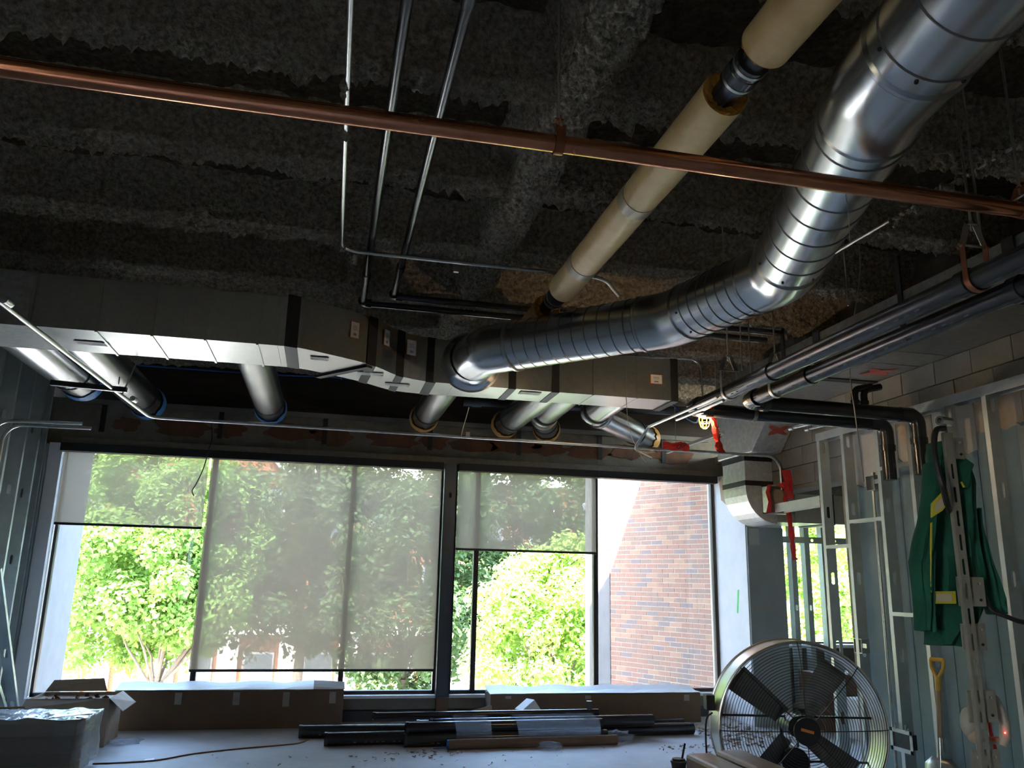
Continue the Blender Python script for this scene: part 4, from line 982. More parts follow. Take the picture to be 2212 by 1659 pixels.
clevis(xa, 'steel clevis on the left drain pipe near its elbow', 0.060, 5.2, dz, 4.4, 'galv_dark', 'y', 0.03, 0.26)
clevis(xa, 'copper coloured clevis hanger on the left drain pipe high on the right', 0.060, 2.87, dz, 4.4, 'copper_clip', 'y', 0.03, 0.26, 'rod')
clevis(xb2, 'steel clevis on the right drain pipe near its elbow', 0.060, 5.03, dz, 4.4, 'galv_dark', 'y', 0.03, 0.26)
clevis(3.3, 'clevis ring around the cross run of the far drain pipe', 0.060, 5.84, dz-0.005, 4.4, 'galv_dark', 'x', 0.03, 0.16)
for i, (px, py, Y, zt, l) in enumerate(((1603, 800, 5.9, 4.4, 'thin rod hanging between the two drain pipe clevises'), (1832, 660, 5.3, 4.45, 'spray-coated rod beside the side duct'), (2120, 520, 3.0, 4.45, 'bright rod hanging at the upper right corner'))):
    q = PY(px, py, Y); rod_hanger(l, (q.x, Y, q.z), zt)

# ------------------------------------------------------------------ EMT conduit: down the left side, along the windows, into the taped box
ez_ = EZ+1.40; eyy = 7.9
t = thing('conduit', 'long bright conduit from the upper left running across above the windows', 'conduit', (0, eyy, ez_))
eX = 4.76
c = MB(); c.tube(fillet([(-1.90, 3.2, ez_+0.03), (-1.66, eyy, ez_), (eX, eyy, ez_-0.02), (eX, eyy, 2.62)], [0.12, 0.16], 8), 0.0155, 14); c.build('tube', 'emt', t)
for px, py in ((12, 650), (288, 862)):
    f_ = (py-640)/(892-640); y0 = 4.6+f_*3.0; q = PZ(px, py, ez_); c = MB(); c.tube([(q.x-.0, q.y-.03, ez_), (q.x+0.008, q.y+.05, ez_)], 0.023, 14); c.build('coupling', 'emt', t)
for px in (1010, 1440):
    q = PY(px, 938+(px-1000)*0.063, eyy); c = MB(); c.box((q.x-.02, eyy-.022, q.z-.022), (q.x+.02, eyy+.022, q.z+.022)); c.build('strap', 'rod', t)
t = thing('junction_box', 'steel junction box wound in red danger tape at the conduit end', 'box', (eX, eyy, 2.4))
q0, q1 = Vector((4.57, 7.84, 2.36)), Vector((4.83, 7.98, 2.66))
for a, b_ in (((q0.x, q0.y, q1.z-.012), (q1.x, q1.y, q1.z)), ((q0.x, q0.y, q0.z), (q1.x, q1.y, q0.z+.012)), ((q0.x, q0.y, q0.z), (q0.x+.012, q1.y, q1.z)), ((q1.x-.012, q0.y, q0.z), (q1.x, q1.y, q1.z)), ((q0.x, q1.y-.01, q0.z), (q1.x, q1.y, q1.z))):
    c = MB(); c.box(a, b_); c.build('side_plate', 'card_light' if a[1] > 7.9 else 'galv', t)
def ribbon(name, label, pts, wd, side, group=None, letters=None, parent=None, twist=0.0):
    """crumpled tape: a strip with real folds"""
    pts = [Vector(p) for p in pts]; n = len(pts); side = Vector(side).normalized(); vs = []; fs = []
    for i, p in enumerate(pts):
        s_ = Matrix.Rotation(twist*i, 3, 'Z') @ side; j = Vector((random.uniform(-.006, .006), random.uniform(-.01, .01), random.uniform(-.006, .006)))
        vs += [p-s_*wd/2+j, p+Vector((random.uniform(-.004, .004), -0.006, 0)), p+s_*wd/2-j]
    for i in range(n-1):
        for k in (0, 1): fs.append((3*i+k, 3*i+k+1, 3*i+4+k, 3*i+3+k))
    if parent is None:
        t_ = thing(name, label, 'tape', tuple(pts[0]), group); c = MB(); c.add(vs, fs, False); c.build('strip', 'red', t_, solid=0.002); return t_
    c = MB(); c.add(vs, fs, False); return c.build(name, 'red', parent, solid=0.002)
ribbon('tape_wrap', '', [(4.58, 7.83, 2.66), (4.55, 7.83, 2.58), (4.57, 7.82, 2.48), (4.55, 7.83, 2.36)], 0.06, (1, 0.2, 0), parent=t)
ribbon('tape_wrap', '', [(4.70, 7.82, 2.68), (4.77, 7.81, 2.62), (4.74, 7.81, 2.52), (4.77, 7.82, 2.44), (4.70, 7.83, 2.40), (4.62, 7.83, 2.38)], 0.07, (1, 0, 0.4), parent=t)
ribbon('tape_wrap', '', [(4.76, 7.80, 2.82), (4.80, 7.82, 2.72), (4.78, 7.80, 2.60), (4.80, 7.83, 2.52)], 0.10, (1, 0, 0), parent=t)
ribbon('danger_tape', 'long red tape tail hanging below the taped junction box', [(4.76+0.004*i, 7.80, 2.46-0.055*i) for i in range(11)]+[(4.81, 7.80, 1.88)], 0.06, (1, 0, 0))
qx = PY(1786, 1080, 6.98); ribbon('danger_tape', 'short red tape hanging beside the first stud of the right wall', [(qx.x, 7.05, qx.z-0.03*i) for i in range(6)], 0.05, (1, 0, 0))
def letters(txt, loc, rot, size, parent):
    cu = bpy.data.curves.new('lettering', 'FONT'); cu.body = txt; cu.size = size; cu.extrude = 0.0006; cu.materials.append(M['black'])
    tmp = bpy.data.objects.new('lettering_source', cu); C.objects.link(tmp); bpy.context.view_layer.update()
    me = bpy.data.meshes.new_from_object(tmp.evaluated_get(bpy.context.evaluated_depsgraph_get())); bpy.data.objects.remove(tmp); me.name = 'lettering'
    o = bpy.data.objects.new('lettering', me); C.objects.link(o); o.parent = parent; o.rotation_euler = rot
    p_ = parent; off = Vector((0, 0, 0))
    while p_ is not None: off += p_.location; p_ = p_.parent
    o.location = Vector(loc)-off; return o
lz = PY(1522, 905, 5.88); lp = Vector((lz.x, 5.88, lz.z))
tt = ribbon('danger_tape', 'red printed tape ribbon hanging from the caged work light', [(lp.x+0.055+0.006*i, 5.86, lp.z+0.045-0.032*i) for i in range(10)]+[(lp.x+0.135, 5.86, lp.z-0.27)], 0.055, (1, 0, 0.25))
letters('DAN', (lp.x+0.066, 5.825, lp.z-0.07), (R(90), R(76), 0), 0.042, tt)
q = PY(1462, 965, eyy-0.03); tt = ribbon('danger_tape', 'red printed tape knotted on the conduit above the corner window', [(q.x-0.16+0.05*i, eyy-0.03, q.z+0.005+0.012*math.sin(i*2)) for i in range(7)], 0.075, (0, 0.1, 1))
letters('GED', (q.x-0.01, eyy-0.075, q.z-0.04), (R(90), R(-28), 0), 0.06, tt)

# caged work light
t = thing('work_light', 'lit bulb in a yellow wire cage hanging under the drain pipe', 'lamp', tuple(lp))
c = MB(); c.blob(lp+Vector((0, 0, 0.035)), 0.026, 0.026, 0.034, 14, 9); c.build('bulb', 'bulb', t)
c = MB()
for i in range(8):
    g = 2*math.pi*i/8; c.tube([lp+Vector((0.046*math.cos(g)*k_, 0.046*math.sin(g)*k_, zz)) for k_, zz in ((0.8, .07), (1, .03), (1, -.02), (0.75, -.06), (0.3, -.08))], 0.0028, 6)
for zz, rr in ((.07, .037), (.02, .046), (-.03, .044), (-.07, .025)): c.tube([lp+Vector((rr*math.cos(a), rr*math.sin(a), zz)) for a in np.linspace(0, 2*math.pi, 17)[:-1]], 0.0028, 6, closed=True)
c.build('cage', 'yellow_plastic', t)
c = MB(); c.tube([lp+Vector((0, 0, .06)), lp+Vector((0, 0, .12))], 0.026, 14); c.build('socket', 'yellow_plastic', t)
pl_l = bpy.data.lights.new('work_light_glow', 'POINT'); pl_l.energy = 3; pl_l.color = (1, 0.72, 0.42); pl_l.shadow_soft_size = 0.03
lo = bpy.data.objects.new('work_light_glow', pl_l); C.objects.link(lo); lo.location = lp+Vector((0, 0, -0.035))
def cable(name, label, pts, r, m, cat='cable', n=8, sm=6):
    out = []
    P_ = [Vector(p) for p in pts]
    for j in range(len(P_)-1):
        p0, p1, p2, p3 = P_[max(j-1, 0)], P_[j], P_[j+1], P_[min(j+2, len(P_)-1)]
        for k_ in range(sm):
            s_ = k_/sm; out.append(0.5*(2*p1+(p2-p0)*s_+(2*p0-5*p1+4*p2-p3)*s_*s_+(3*p1-p0-3*p2+p3)*s_**3))
    out.append(P_[-1]); c = MB(); c.tube(out, r, n); o = c.build(name, m); return tag(o, label, cat)
cable('lamp_cable', 'blue cable looping from the duct end to the caged work light', [PY(1440, 868, 7.48), PY(1456, 876, 7.3), PY(1476, 898, 7.0), PY(1505, 912, 6.3), lp+Vector((-0.01, 0.02, .13))], 0.007, 'blue_cable')
cable('blue_cable', 'thin blue cable running behind the main duct above the branch stubs', [PY(300, 789, 10.18), PY(420, 798, 10.18), PY(600, 810, 10.18), PY(720, 815, 10.18), PY(900, 830, 10.18)], 0.011, 'blue_cable')

for k_, (px, l) in enumerate(((1848, 'short black riser pipe by the block wall, nearer the window'), (1868, 'short black riser pipe by the block wall, nearer the camera'))):
    q = PY(px, 878, 5.7); z0_ = dz+0.06; t = thing('riser_pipe', l, 'pipe', (q.x, q.y, z0_), 'black riser pipes'); c = MB(); c.tube(fillet([(q.x, q.y, z0_), (q.x, q.y, z0_+.17), (q.x+.16, q.y, z0_+.21)], .06, 5), .028, 14); c.build('tube', 'black_pipe', t); c = MB(); c.ring((q.x, q.y, z0_+.05), (0, 0, 1), .028, .036, .03, 14); c.build('collar', 'cast', t)
for k_, (px, py, l) in enumerate(((1706, 926, 'left of two short conduit ends poking out above the red sprayed plenum'), (1741, 928, 'right of two short conduit ends poking out above the red sprayed plenum'))):
    q = PY(px, py, 7.3); t = thing('conduit_end', l, 'conduit', tuple(q), 'conduit ends by the plenum'); c = MB(); c.tube([q, q+Vector((0.24, -1.0, .02))], .016, 12); c.build('tube', 'emt', t); c = MB(); c.ring(q, (0.24, -1, .02), .015, .026, .05, 14); c.build('bushing', 'emt', t)
# strut rail leaning out near the corner, pair of conduits under the drains, back conduit bend
t = thing('strut_rail', 'pale slotted strut rail slanting above the corner window', 'strut', tuple(PY(1440, 977, 8.6)))
c = MB(); c.bar(PY(1441, 977, 8.75), PY(1562, 934, 7.75), 0.035, 0.03); c.build('channel', 'alu_light', t)
c = MB(); q = PY(1550, 938, 7.85); c.tube([q, (q.x, q.y, 4.4)], 0.004, 6); q = PY(1460, 970, 8.6); c.tube([q, (q.x, q.y, 4.4)], 0.004, 6); c.build('rod', 'rod', t)
for k_, (dx, l) in enumerate(((0, 'slim conduit below the left drain pipe, ending in a bend by the round stub'), (0.09, 'shorter slim conduit close beside the bent one under the drain pipes'))):
    zc = EZ+1.27; q1 = PZ(1402, 922, zc); q2 = PZ(1600, 845, zc); t = thing('slim_conduit', l, 'conduit', tuple(q1), 'slim conduits under the drain pipes'); c = MB()
    pth = [q2+Vector((dx, -3.2, 0)), q1+Vector((dx+0.0, 0.0, 0))] if k_ else fillet([(q1.x+0.02, q2.y+0.2, zc), (q1.x, q1.y, zc), (q1.x-0.06, q1.y+0.2, zc-0.16), (q1.x+0.12, q1.y+0.25, zc-0.22)], [.06, .07], 6)
    if k_: pth = [(q1.x+0.11, q1.y-1.1, zc), (q1.x+0.09, q1.y-0.35, zc)]
    c.tube(pth, 0.012, 10); c.build('tube', 'emt', t)
zc = 3.85; t = thing('thin_conduit', 'grey conduit bending down behind the right end of the main duct', 'conduit', tuple(PY(1500, 775, 8.2)))
c = MB(); c.tube(fillet([PY(1250, 763, 8.2), PY(1512, 777, 8.2), PY(1522, 905, 8.2)], 0.12, 7), 0.012, 10); c.build('tube', 'emt', t)
c = MB(); q = PY(1376, 770, 8.2); c.tube([q, (q.x, q.y, 4.3)], 0.005, 6); c.build('rod', 'rod', t)

# trapeze strut at the left with its rod
t = thing('trapeze_strut', 'black trapeze strut carrying the conduit among the blue-sealed stubs', 'strut', tuple(PY(190, 833, 7.3)))
a, b_ = PY(110, 826, 6.75), PY(274, 842, 6.75); c = MB(); c.bar(a, b_, 0.04, 0.035); c.build('channel', 'matte_black', t); c = MB(); c.bar(a-Vector((0, 0, .02)), b_-Vector((0, 0, .02)), 0.028, 0.006); c.build('lip', 'galv', t)
c = MB(); q = PY(266, 838, 6.75); c.tube([q-Vector((0, 0, .05)), PY(299, 775, 6.9), PY(330, 700, 7.2)], 0.006, 8); q = PY(256, 830, 6.75); c.tube([q, q+Vector((0, 0, .06))], 0.005, 6); c.build('rod', 'rod', t)
# two bent conduit stubs by the left studs
for k_, (x0, y0, x1, y1, l) in enumerate(((178, 915, 15, 909, 'upper of two bent conduit stubs sticking out by the left studs'), (197, 925, 40, 918, 'lower of two bent conduit stubs sticking out by the left studs'))):
    Yc = 7.6-0.25*k_; p0, p1 = PY(x0, y0, Yc), PY(x1, y1, Yc); t = thing('conduit_stub', l, 'conduit', tuple(p0), 'bent conduit stubs')
    c = MB(); c.tube(fillet([p0, p1, p1+Vector((-0.22, 0.0, -0.05)), p1+Vector((-0.26, 0, -1.9))] if False else [p0, p1+Vector((-0.1, 0, 0)), p1+Vector((-0.12, 0, -2.6))], 0.14, 8), 0.014, 12); c.build('tube', 'emt', t)
# diagonal spray-crusted rod at the upper right, beams beside the left track
t = thing('brace_rod', 'thin diagonal brace behind the spiral duct, crusted with sprayed clumps', 'rod', tuple(PZ(1880, 505, 3.9)))
pa, pb = PZ(1785, 557, 3.95), PZ(2330, 235, 3.95); c = MB(); c.tube([pa, pb], 0.011, 10); c.build('tube', 'emt', t); c = MB()
for i in range(46):
    f_ = random.uniform(0.30, 1); q = pa.lerp(pb, f_); c.blob(q+Vector((random.uniform(-.02, .02), random.uniform(-.02, .02), random.uniform(-.03, .02))), random.uniform(.012, .03), random.uniform(.012, .03), random.uniform(.012, .035), 7, 5, jit=.3)
tag(c.build('spray_crust', 'spray', t), kind='stuff')
zc = EZ+1.9; t = thing('steel_channel', 'dark steel channel in the upper left corner above the duct end', 'beam', (-3.0, 6, 3.75)); c = MB(); c.bar((-3.06, 4.6, 3.93), (-3.06, 9.8, 3.93), 0.09, 0.14); c.build('channel', 'grey_panel', t)

# hanging tie wires
for i, (l, pts, m, r) in enumerate((('curled black wire hanging in front of the first shade', [PY(457, 915, 9.6), PY(458, 948, 9.6), PY(452, 968, 9.6), PY(440, 1010, 9.6), PY(424, 1045, 9.6), PY(415, 1060, 9.6), PY(419, 1071, 9.6)], 'cable', 0.006),
    ('thin grey wire hanging down across the drain pipes', [PY(1856, 535, 4.4), PY(1858, 590, 4.4), PY(1843, 700, 4.4), PY(1836, 800, 4.4), PY(1848, 900, 4.4), PY(1866, 1040, 4.4)], 'rod', 0.003),
    ('fine wire loop hanging over the spiral duct', [PY(1812, 235, 2.9), PY(1810, 300, 2.9), PY(1813, 370, 2.9), PY(1830, 440, 2.9), PY(1836, 520, 2.9)], 'rod', 0.002),
    ('thin wire dangling beside the elbowed round stub', [PY(1354, 790, 6.8), PY(1353, 860, 6.8), PY(1360, 930, 6.8), PY(1385, 985, 6.8), PY(1396, 1000, 6.8)], 'rod', 0.003),
    ('twisted wire ladder hanging below the main duct by the brown-sealed stubs', [PY(1013, 880, 7.6), PY(1006, 905, 7.6), PY(1000, 925, 7.6), PY(996, 942, 7.6)], 'rod', 0.004))):
    cable('hanging_wire', l, pts, r, m, 'wire')
# grey pipe with couplings along the window wall top
t = thing('drain_main', 'grey coupled pipe along the window wall behind the brown-sealed stubs', 'pipe', (2, 9.6, 3.42)); 
a, b_ = PY(1000, 866, 9.75), PY(1800, 905, 9.75); c = MB(); c.tube([a, b_], 0.075, 20); c.build('pipe', 'cast', t)
for f_ in (0.02, 0.13, 0.6, 0.68): q = a.lerp(b_, f_); c = MB(); c.tube([q, q+(b_-a).normalized()*0.12], 0.088, 20); c.build('coupling', 'cast', t)

# ------------------------------------------------------------------ drum fan
FY = 5.25; fx = PY(1743, 1577, FY); FR = 0.565; fc = Vector((fx.x, FY, fx.z)); FD = 0.27
t = thing('drum_fan', 'big round drum fan with black wire guard on the floor by the right studs', 'fan', (fc.x, FY+0.1, 0))
c = MB(); c.ring(fc+Vector((0, 0.0, 0)), (0, 1, 0), FR-0.004, FR, FD, 72)
for yy in (0.0, FD): c.tube([fc+Vector((FR*math.cos(a), yy, FR*math.sin(a))) for a in np.linspace(0, 2*math.pi, 73)[:-1]], 0.010, 8, closed=True)
c.build('drum', 'fan_drum', t)
c = MB(); nr = 27
for i in range(nr):
    rr = 0.085+(FR-0.095)*i/(nr-1); yy = -0.055*math.sqrt(max(0, 1-(rr/FR)**2))-0.005
    c.tube([fc+Vector((rr*math.cos(a), yy, rr*math.sin(a))) for a in np.linspace(0, 2*math.pi, 57)[:-1]], 0.0021, 5, closed=True)
tag(c.build('guard_rings', 'fan_black', t), kind='stuff')
for i in range(8):
    a = 2*math.pi*(i+0.03)/8; c = MB()
    c.tube([fc+Vector((rr*math.cos(a), -0.058*math.sqrt(max(0, 1-(rr/FR)**2))-0.010, rr*math.sin(a))) for rr in np.linspace(0.06, FR, 9)], 0.0034, 6); c.build('guard_spoke', 'fan_black', t)
c = MB(); c.tube([fc+Vector((0, -0.075, 0)), fc+Vector((0, -0.055, 0))], 0.088, 32); gb = c.build('hub_cap', 'fan_black', t)
c = MB(); c.obox(fc+Vector((0.0, -0.0765, 0.005)), (0.042, 0, -0.010), (0, 0.001, 0), (0.002, 0, 0.009)); c.build('badge', 'orange', gb)
bl = MB(); N_ = 9; vs = []; fs = []
def blade(ang):
    vs = []; fs = []
    for i in range(N_):
        rr = 0.10+(0.50-0.10)*i/(N_-1); wd = 0.08+0.03*i/(N_-1)
        for k_ in range(5):
            s_ = (k_-2)/2*wd*0.9; tw = R(34-16*i/(N_-1)); yy = 0.19+s_*math.sin(tw)+0.02*(1-(k_-2)**2/4); x_ = s_*math.cos(tw)
            vs.append(fc+Vector((rr*math.cos(ang)-x_*math.sin(ang), yy, rr*math.sin(ang)+x_*math.cos(ang))))
    for i in range(N_-1):
        for k_ in range(4): fs.append((5*i+k_, 5*i+k_+1, 5*i+6+k_, 5*i+5+k_))
    c = MB(); c.add(vs, fs, True); return c.build('blade', 'fan_blade', t, solid=0.004)
for a in (52, 142, 232, 322): blade(R(a))
c = MB(); c.tube([fc+Vector((0, 0.10, 0)), fc+Vector((0, 0.30, 0))], 0.07, 24); c.build('hub', 'fan_black', t)
c = MB(); c.bar(fc+Vector((-FR, 0.24, 0.05)), fc+Vector((FR, 0.24, 0.05)), 0.014, 0.014); c.bar(fc+Vector((-FR*0.9, 0.24, -0.24)), fc+Vector((FR*0.9, 0.24, -0.24)), 0.014, 0.014); c.build('motor_rail', 'fan_black', t)
c = MB(); c.tube([fc+Vector((0, 0.20, -0.24)), fc+Vector((0, 0.38, -0.24))], 0.095, 24); c.build('motor', 'fan_black', t)
c = MB(); c.tube([fc+Vector((-0.06, 0.30, 0)), fc+Vector((-0.05, 0.30, -0.24))], 0.008, 6); c.tube([fc+Vector((0.06, 0.30, 0)), fc+Vector((0.05, 0.30, -0.24))], 0.008, 6); c.build('belt', 'fan_black', t)
zb = fc.z-FR
for s_ in (-1, 1):
    c = MB(); c.tube([(fc.x+s_*0.28, FY+0.02, 0.10), (fc.x+s_*0.28, FY+FD-0.02, 0.10)], 0.014, 10); c.bar((fc.x+s_*0.28, FY+0.13, 0.10), (fc.x+s_*0.30, FY+0.13, zb+0.10), 0.04, 0.02, (0, 1, 0)); c.build('foot_frame', 'fan_black', t)
    for yy in (0.04, FD-0.04):
        c = MB(); c.tube([(fc.x+s_*0.30-0.015, FY+yy, 0.06), (fc.x+s_*0.30+0.015, FY+yy, 0.06)], 0.06, 18); c.build('wheel', 'matte_black', t)
t.rotation_euler.z = R(-13)
q = fc+Vector((-FR*0.985, 0.18, 0.1)); c = MB(); c.box((q.x-0.06, q.y-0.05, q.z-0.01), (q.x+0.0, q.y+0.05, q.z+0.09)); c.build('switch_box', 'matte_black', t, bevel=0.006)
cable('fan_cord', 'black power cord drooping from the left side of the drum fan', [q+Vector((-0.04, 0, -0.01)), q+Vector((-0.10, -0.02, -0.08)), (q.x-0.10, q.y-0.05, 0.35), (q.x-0.02, q.y-0.1, 0.02), (q.x+0.2, q.y-0.35, 0.008)], 0.006, 'cable', 'cord')

# ------------------------------------------------------------------ boxes under the windows
def carton_long(name, label, x0, x1, y0, y1, h, tapes, lidm, skew=0.0, tail=None):
    t = thing(name, label, 'box', ((x0+x1)/2, (y0+y1)/2, 0)); c = MB()
    c.prism([(x0, y0+skew, 0), (x1, y0, 0), (x1, y1, 0), (x0, y1+skew*0.0, 0)], (0, 0, h)); c.build('body', 'card', t, bevel=0.004)
    n = 14; vs = []; fs = []
    for i in range(n+1):
        x = x0-0.01+(x1-x0+0.02)*i/n; up = 0.0+0.012*math.sin(i*1.7)+random.uniform(-.004, .004)
        vs += [(x, y0+skew*(1-i/n)-0.012, h+0.004+abs(up)*0.3), (x, (y0+y1)/2, h+0.02+up), (x, y1-0.01, h+0.055+up)]
    n_use = n if tail is None else tail
    for i in range(n_use):
        for k_ in (0, 1): fs.append((3*i+k_, 3*i+3+k_, 3*i+4+k_, 3*i+1+k_))
    c = MB(); c.add(vs, fs, False); c.build('lid', lidm, t, solid=0.004)
    if tail is not None:
        c = MB(); c.add(vs, [(3*i+k_, 3*i+3+k_, 3*i+4+k_, 3*i+1+k_) for i in range(tail, n) for k_ in (0, 1)]); c.build('lid_flap', 'card', t, solid=0.004)
    for fx_, wz in tapes:
        xx = x0+(x1-x0)*fx_; yy = y0+skew*(1-fx_); c = MB(); c.box((xx-0.035, yy-0.006, h-wz), (xx+0.035, yy-0.002, h-0.02)); c.build('tape_patch', 'clear_tape', t)
    return t
bl0, bl1 = PY(240, 1575, 9.78), PY(738, 1560, 9.78)
h1 = PY(490, 1491, 9.72).z
carton_long('long_carton', 'long low cardboard carton under the left windows with a white lid', bl0.x, bl1.x, 9.70, 10.02, h1, ((.27, .14), (.52, .15), (.74, .17), (.95, .14)), 'white_card', 0.02, 12)
h2 = PY(1300, 1497, 9.72).z
carton_long('long_carton', 'long low cardboard carton under the corner windows, white dented lid', 1.98, 4.58, 9.68, 10.02, h2, ((.08, .05), (.45, .06), (.93, .09)), 'white_card', 0.0)

# stretch-wrapped stack at the left edge
px1 = -1.78; wy0, wy1 = 7.55, 8.15; wx0 = -3.1
zt = PY(180, 1538, 8.0).z
t = thing('wrapped_pallet', 'stack of flat boxes in crinkled clear stretch wrap at the left edge', 'pallet', ((wx0+px1)/2, 7.85, 0))
for i in range(3):
    c = MB(); c.box((wx0+0.02, wy0+0.01+0.27*i, 0.0), (px1-0.06, wy0+0.13+0.27*i if i < 2 else wy1-0.02, 0.09)); c.build('skid', 'wood', t)
nb = 3; hh = (zt-0.10)/nb
for i in range(nb):
    d = random.uniform(0, .04); c = MB(); c.box((wx0+0.03, wy0+0.015+d*.3, 0.095+hh*i), (px1-0.05-d, wy1-0.03, 0.09+hh*(i+1)-0.012)); c.build('carton', ('card', 'card', 'card_light')[i], t, bevel=0.006)
nu, nv = 60, 26; Pm = np.zeros((nu, nv, 3)); per = [(wx0, wy0), (px1, wy0), (px1, wy1), (wx0, wy1)]
lens = [px1-wx0, wy1-wy0, px1-wx0]; tot = sum(lens)
for i in range(nu):
    s_ = tot*i/(nu-1)
    if s_ < lens[0]: x, y, nx_, ny_ = wx0+s_, wy0, 0, -1
    elif s_ < lens[0]+lens[1]: x, y, nx_, ny_ = px1, wy0+(s_-lens[0]), 1, 0
    else: x, y, nx_, ny_ = px1-(s_-lens[0]-lens[1]), wy1, 0, 1
    for j in range(nv):
        v = j/(nv-1)
        if v < 0.72: zz = 0.05+(zt-0.05)*v/0.72; inn = 0
        else: zz = zt; inn = (v-0.72)/0.28*0.30
        Pm[i, j] = (x-nx_*inn, y-ny_*inn, zz)
pn = noise3(Pm.reshape(-1, 3), 7, 3)*0.035+noise3(Pm.reshape(-1, 3), 19, 4)*0.02
Pm[..., 0] += pn.reshape(nu, nv)*0.7; Pm[..., 1] -= np.abs(pn.reshape(nu, nv))*0.6; Pm[..., 2] += np.abs(noise3(Pm.reshape(-1, 3), 9, 6)).reshape(nu, nv)*0.05
o = grid_mesh('stretch_wrap', Pm-np.array([(wx0+px1)/2, 7.85, 0]), 'wrap', t)
cable('orange_cord', 'orange cord lying over the wrapped stack at the far left', [(-3.15, 7.7, zt+.05), (-2.9, 7.72, zt+.06), (-2.6, 7.85, zt+.055), (-2.35, 7.95, zt+.05)], 0.008, 'orange_cable', 'cord')

# open carton behind it
ox1 = PY(238, 1560, 9.0).x; ox0 = ox1-0.72; oy0, oy1 = 8.85, 9.4; oz = PY(236, 1507, 8.95).z
t = thing('open_carton', 'open cardboard carton with splayed flaps between the wrapped stack and window', 'box', ((ox0+ox1)/2, 9.1, 0))
for a, b_ in (((ox0, oy0, 0), (ox1, oy0+.006, oz)), ((ox0, oy1-.006, 0), (ox1, oy1, oz)), ((ox0, oy0+.007, 0), (ox0+.006, oy1-.007, oz)), ((ox1-.006, oy0+.007, 0), (ox1, oy1-.007, oz)), ((ox0+.007, oy0+.007, 0.0), (ox1-.007, oy1-.007, oz-0.03))):
    c = MB(); c.box(a, b_); c.build('panel', 'card_light', t)
c = MB(); c.prism([(ox0, oy0, oz+.003), (ox1, oy0, oz+.003), (ox1+.02, oy0-.10, oz-.10), (ox0, oy0-.12, oz-.06)], (0, 0, .005)); c.build('flap', 'card_light', t)
c = MB(); c.prism([(ox1, oy0, oz+.003), (ox1, oy1, oz+.003), (ox1+.14, oy1-.03, oz-.10), (ox1+.12, oy0+.05, oz-.12)], (0, 0, .005)); c.build('flap', 'card_light', t)
c = MB(); c.prism([(ox0, oy1, oz+.003), (ox1-.15, oy1, oz+.003), (ox1-.20, oy1+.04, oz+.12), (ox0+.05, oy1+.06, oz+.10)], (0, 0, .005)); c.build('flap', 'card_light', t)
c = MB()
for i in range(14): c.blob((random.uniform(ox0+.1, ox1-.06), random.uniform(oy0+.05, oy1-.1), oz-.025), random.uniform(.01, .03), random.uniform(.01, .025), random.uniform(.01, .025), 6, 4, jit=.4)
tag(c.build('brick_crumbs', 'brick_patch', t), kind='stuff')

# alcove boxes seen through the fan guard
for i, (x0, x1, y0, h_, m, l) in enumerate(((5.75, 6.5, 8.9, .62, 'card', 'brown carton in the alcove below its window, seen over the fan'), (6.6, 7.3, 9.0, .5, 'card_light', 'pale carton in the alcove nearest its right wall'), (5.8, 6.6, 8.1, .42, 'white_card', 'white carton on the alcove floor behind the fan'))):
    t = thing('carton', l, 'box', ((x0+x1)/2, y0+.25, 0)); c = MB(); c.box((x0, y0, 0), (x1, y0+.5, h_)); c.build('body', m, t, bevel=.006)
    c = MB(); c.box((x0+.02, y0+.2, h_), (x1-.02, y0+.29, h_+.002)); c.build('tape', 'kraft_tape', t)

# ------------------------------------------------------------------ pile of black pipes on the floor
GRP = 'black pipes in the pile on the floor'
def floor_pipe(pl_, pr, r, label, z0=0.0, tee=False, m='black_pipe', Yl_=8.7, Yr_=9.0, print_=False):
    a = PY(pl_[0], pl_[1], Yl_); b_ = PY(pr[0], pr[1], Yr_); a = Vector((a.x, Yl_, z0+r)); b_ = Vector((b_.x, Yr_, z0+r))
    t = thing('pipe', label, 'pipe', tuple(a), GRP); d = (b_-a).normalized(); L_ = (b_-a).length
    c = MB(); n = 20; c.ring(a, d, r-0.006, r, L_, n); c.build('tube', m, t)
    c = MB(); c.ring(a-d*0.002, d, r*0.9, r+.004, 0.03, n); c.build('end_band', 'cast', t)
    if print_:
        c = MB(); sd_ = Vector((d.y, -d.x, 0))
        for i in range(18):
            if random.random() < .3: continue
            s_ = L_*0.08+i*0.055; q = a+d*s_+sd_*(r*0.93)+Vector((0, 0, -r*0.38)); c.obox(q, d*.014, sd_*.0008, Vector((0, 0, .006)))
        tag(c.build('stencil', 'stencil', t), kind='stuff')
    if tee:
        q = a+d*(L_-0.10); c = MB(); c.tube([q, q+Vector((0, 0, r+.05)), q+Vector((0, 0, r+.052)), q+Vector((0, 0, r+.08))], [r*.7, r*.7, r*.9, r*.9], 16); c.build('stub', 'cast', t)
    return t
rr = 0.062
def lay(i): return {0: 0.0, 1: 0.105, 2: 0.21}[i]
floor_pipe((700, 1607), (1180, 1590), rr, 'front black pipe lying lowest, its left end second from the left', 0.0, Yl_=8.70, Yr_=8.74, print_=True)
floor_pipe((646, 1585), (1050, 1565), rr, 'black pipe whose left end reaches furthest left in the pile', 0.0, Yl_=9.14, Yr_=9.06, print_=True)
floor_pipe((873, 1590), (1310, 1577), rr, 'clear-printed black pipe just above the cardboard tube', 0.0, Yl_=8.56, Yr_=8.60, print_=True)
floor_pipe((1130, 1590), (1496, 1568), rr, 'black pipe whose right end reaches furthest right, front row', 0.0, Yl_=8.86, Yr_=8.92, print_=True)
floor_pipe((1060, 1570), (1475, 1556), 0.05, 'slimmer black pipe ending behind the front right one', 0.0, Yl_=9.26, Yr_=9.34)
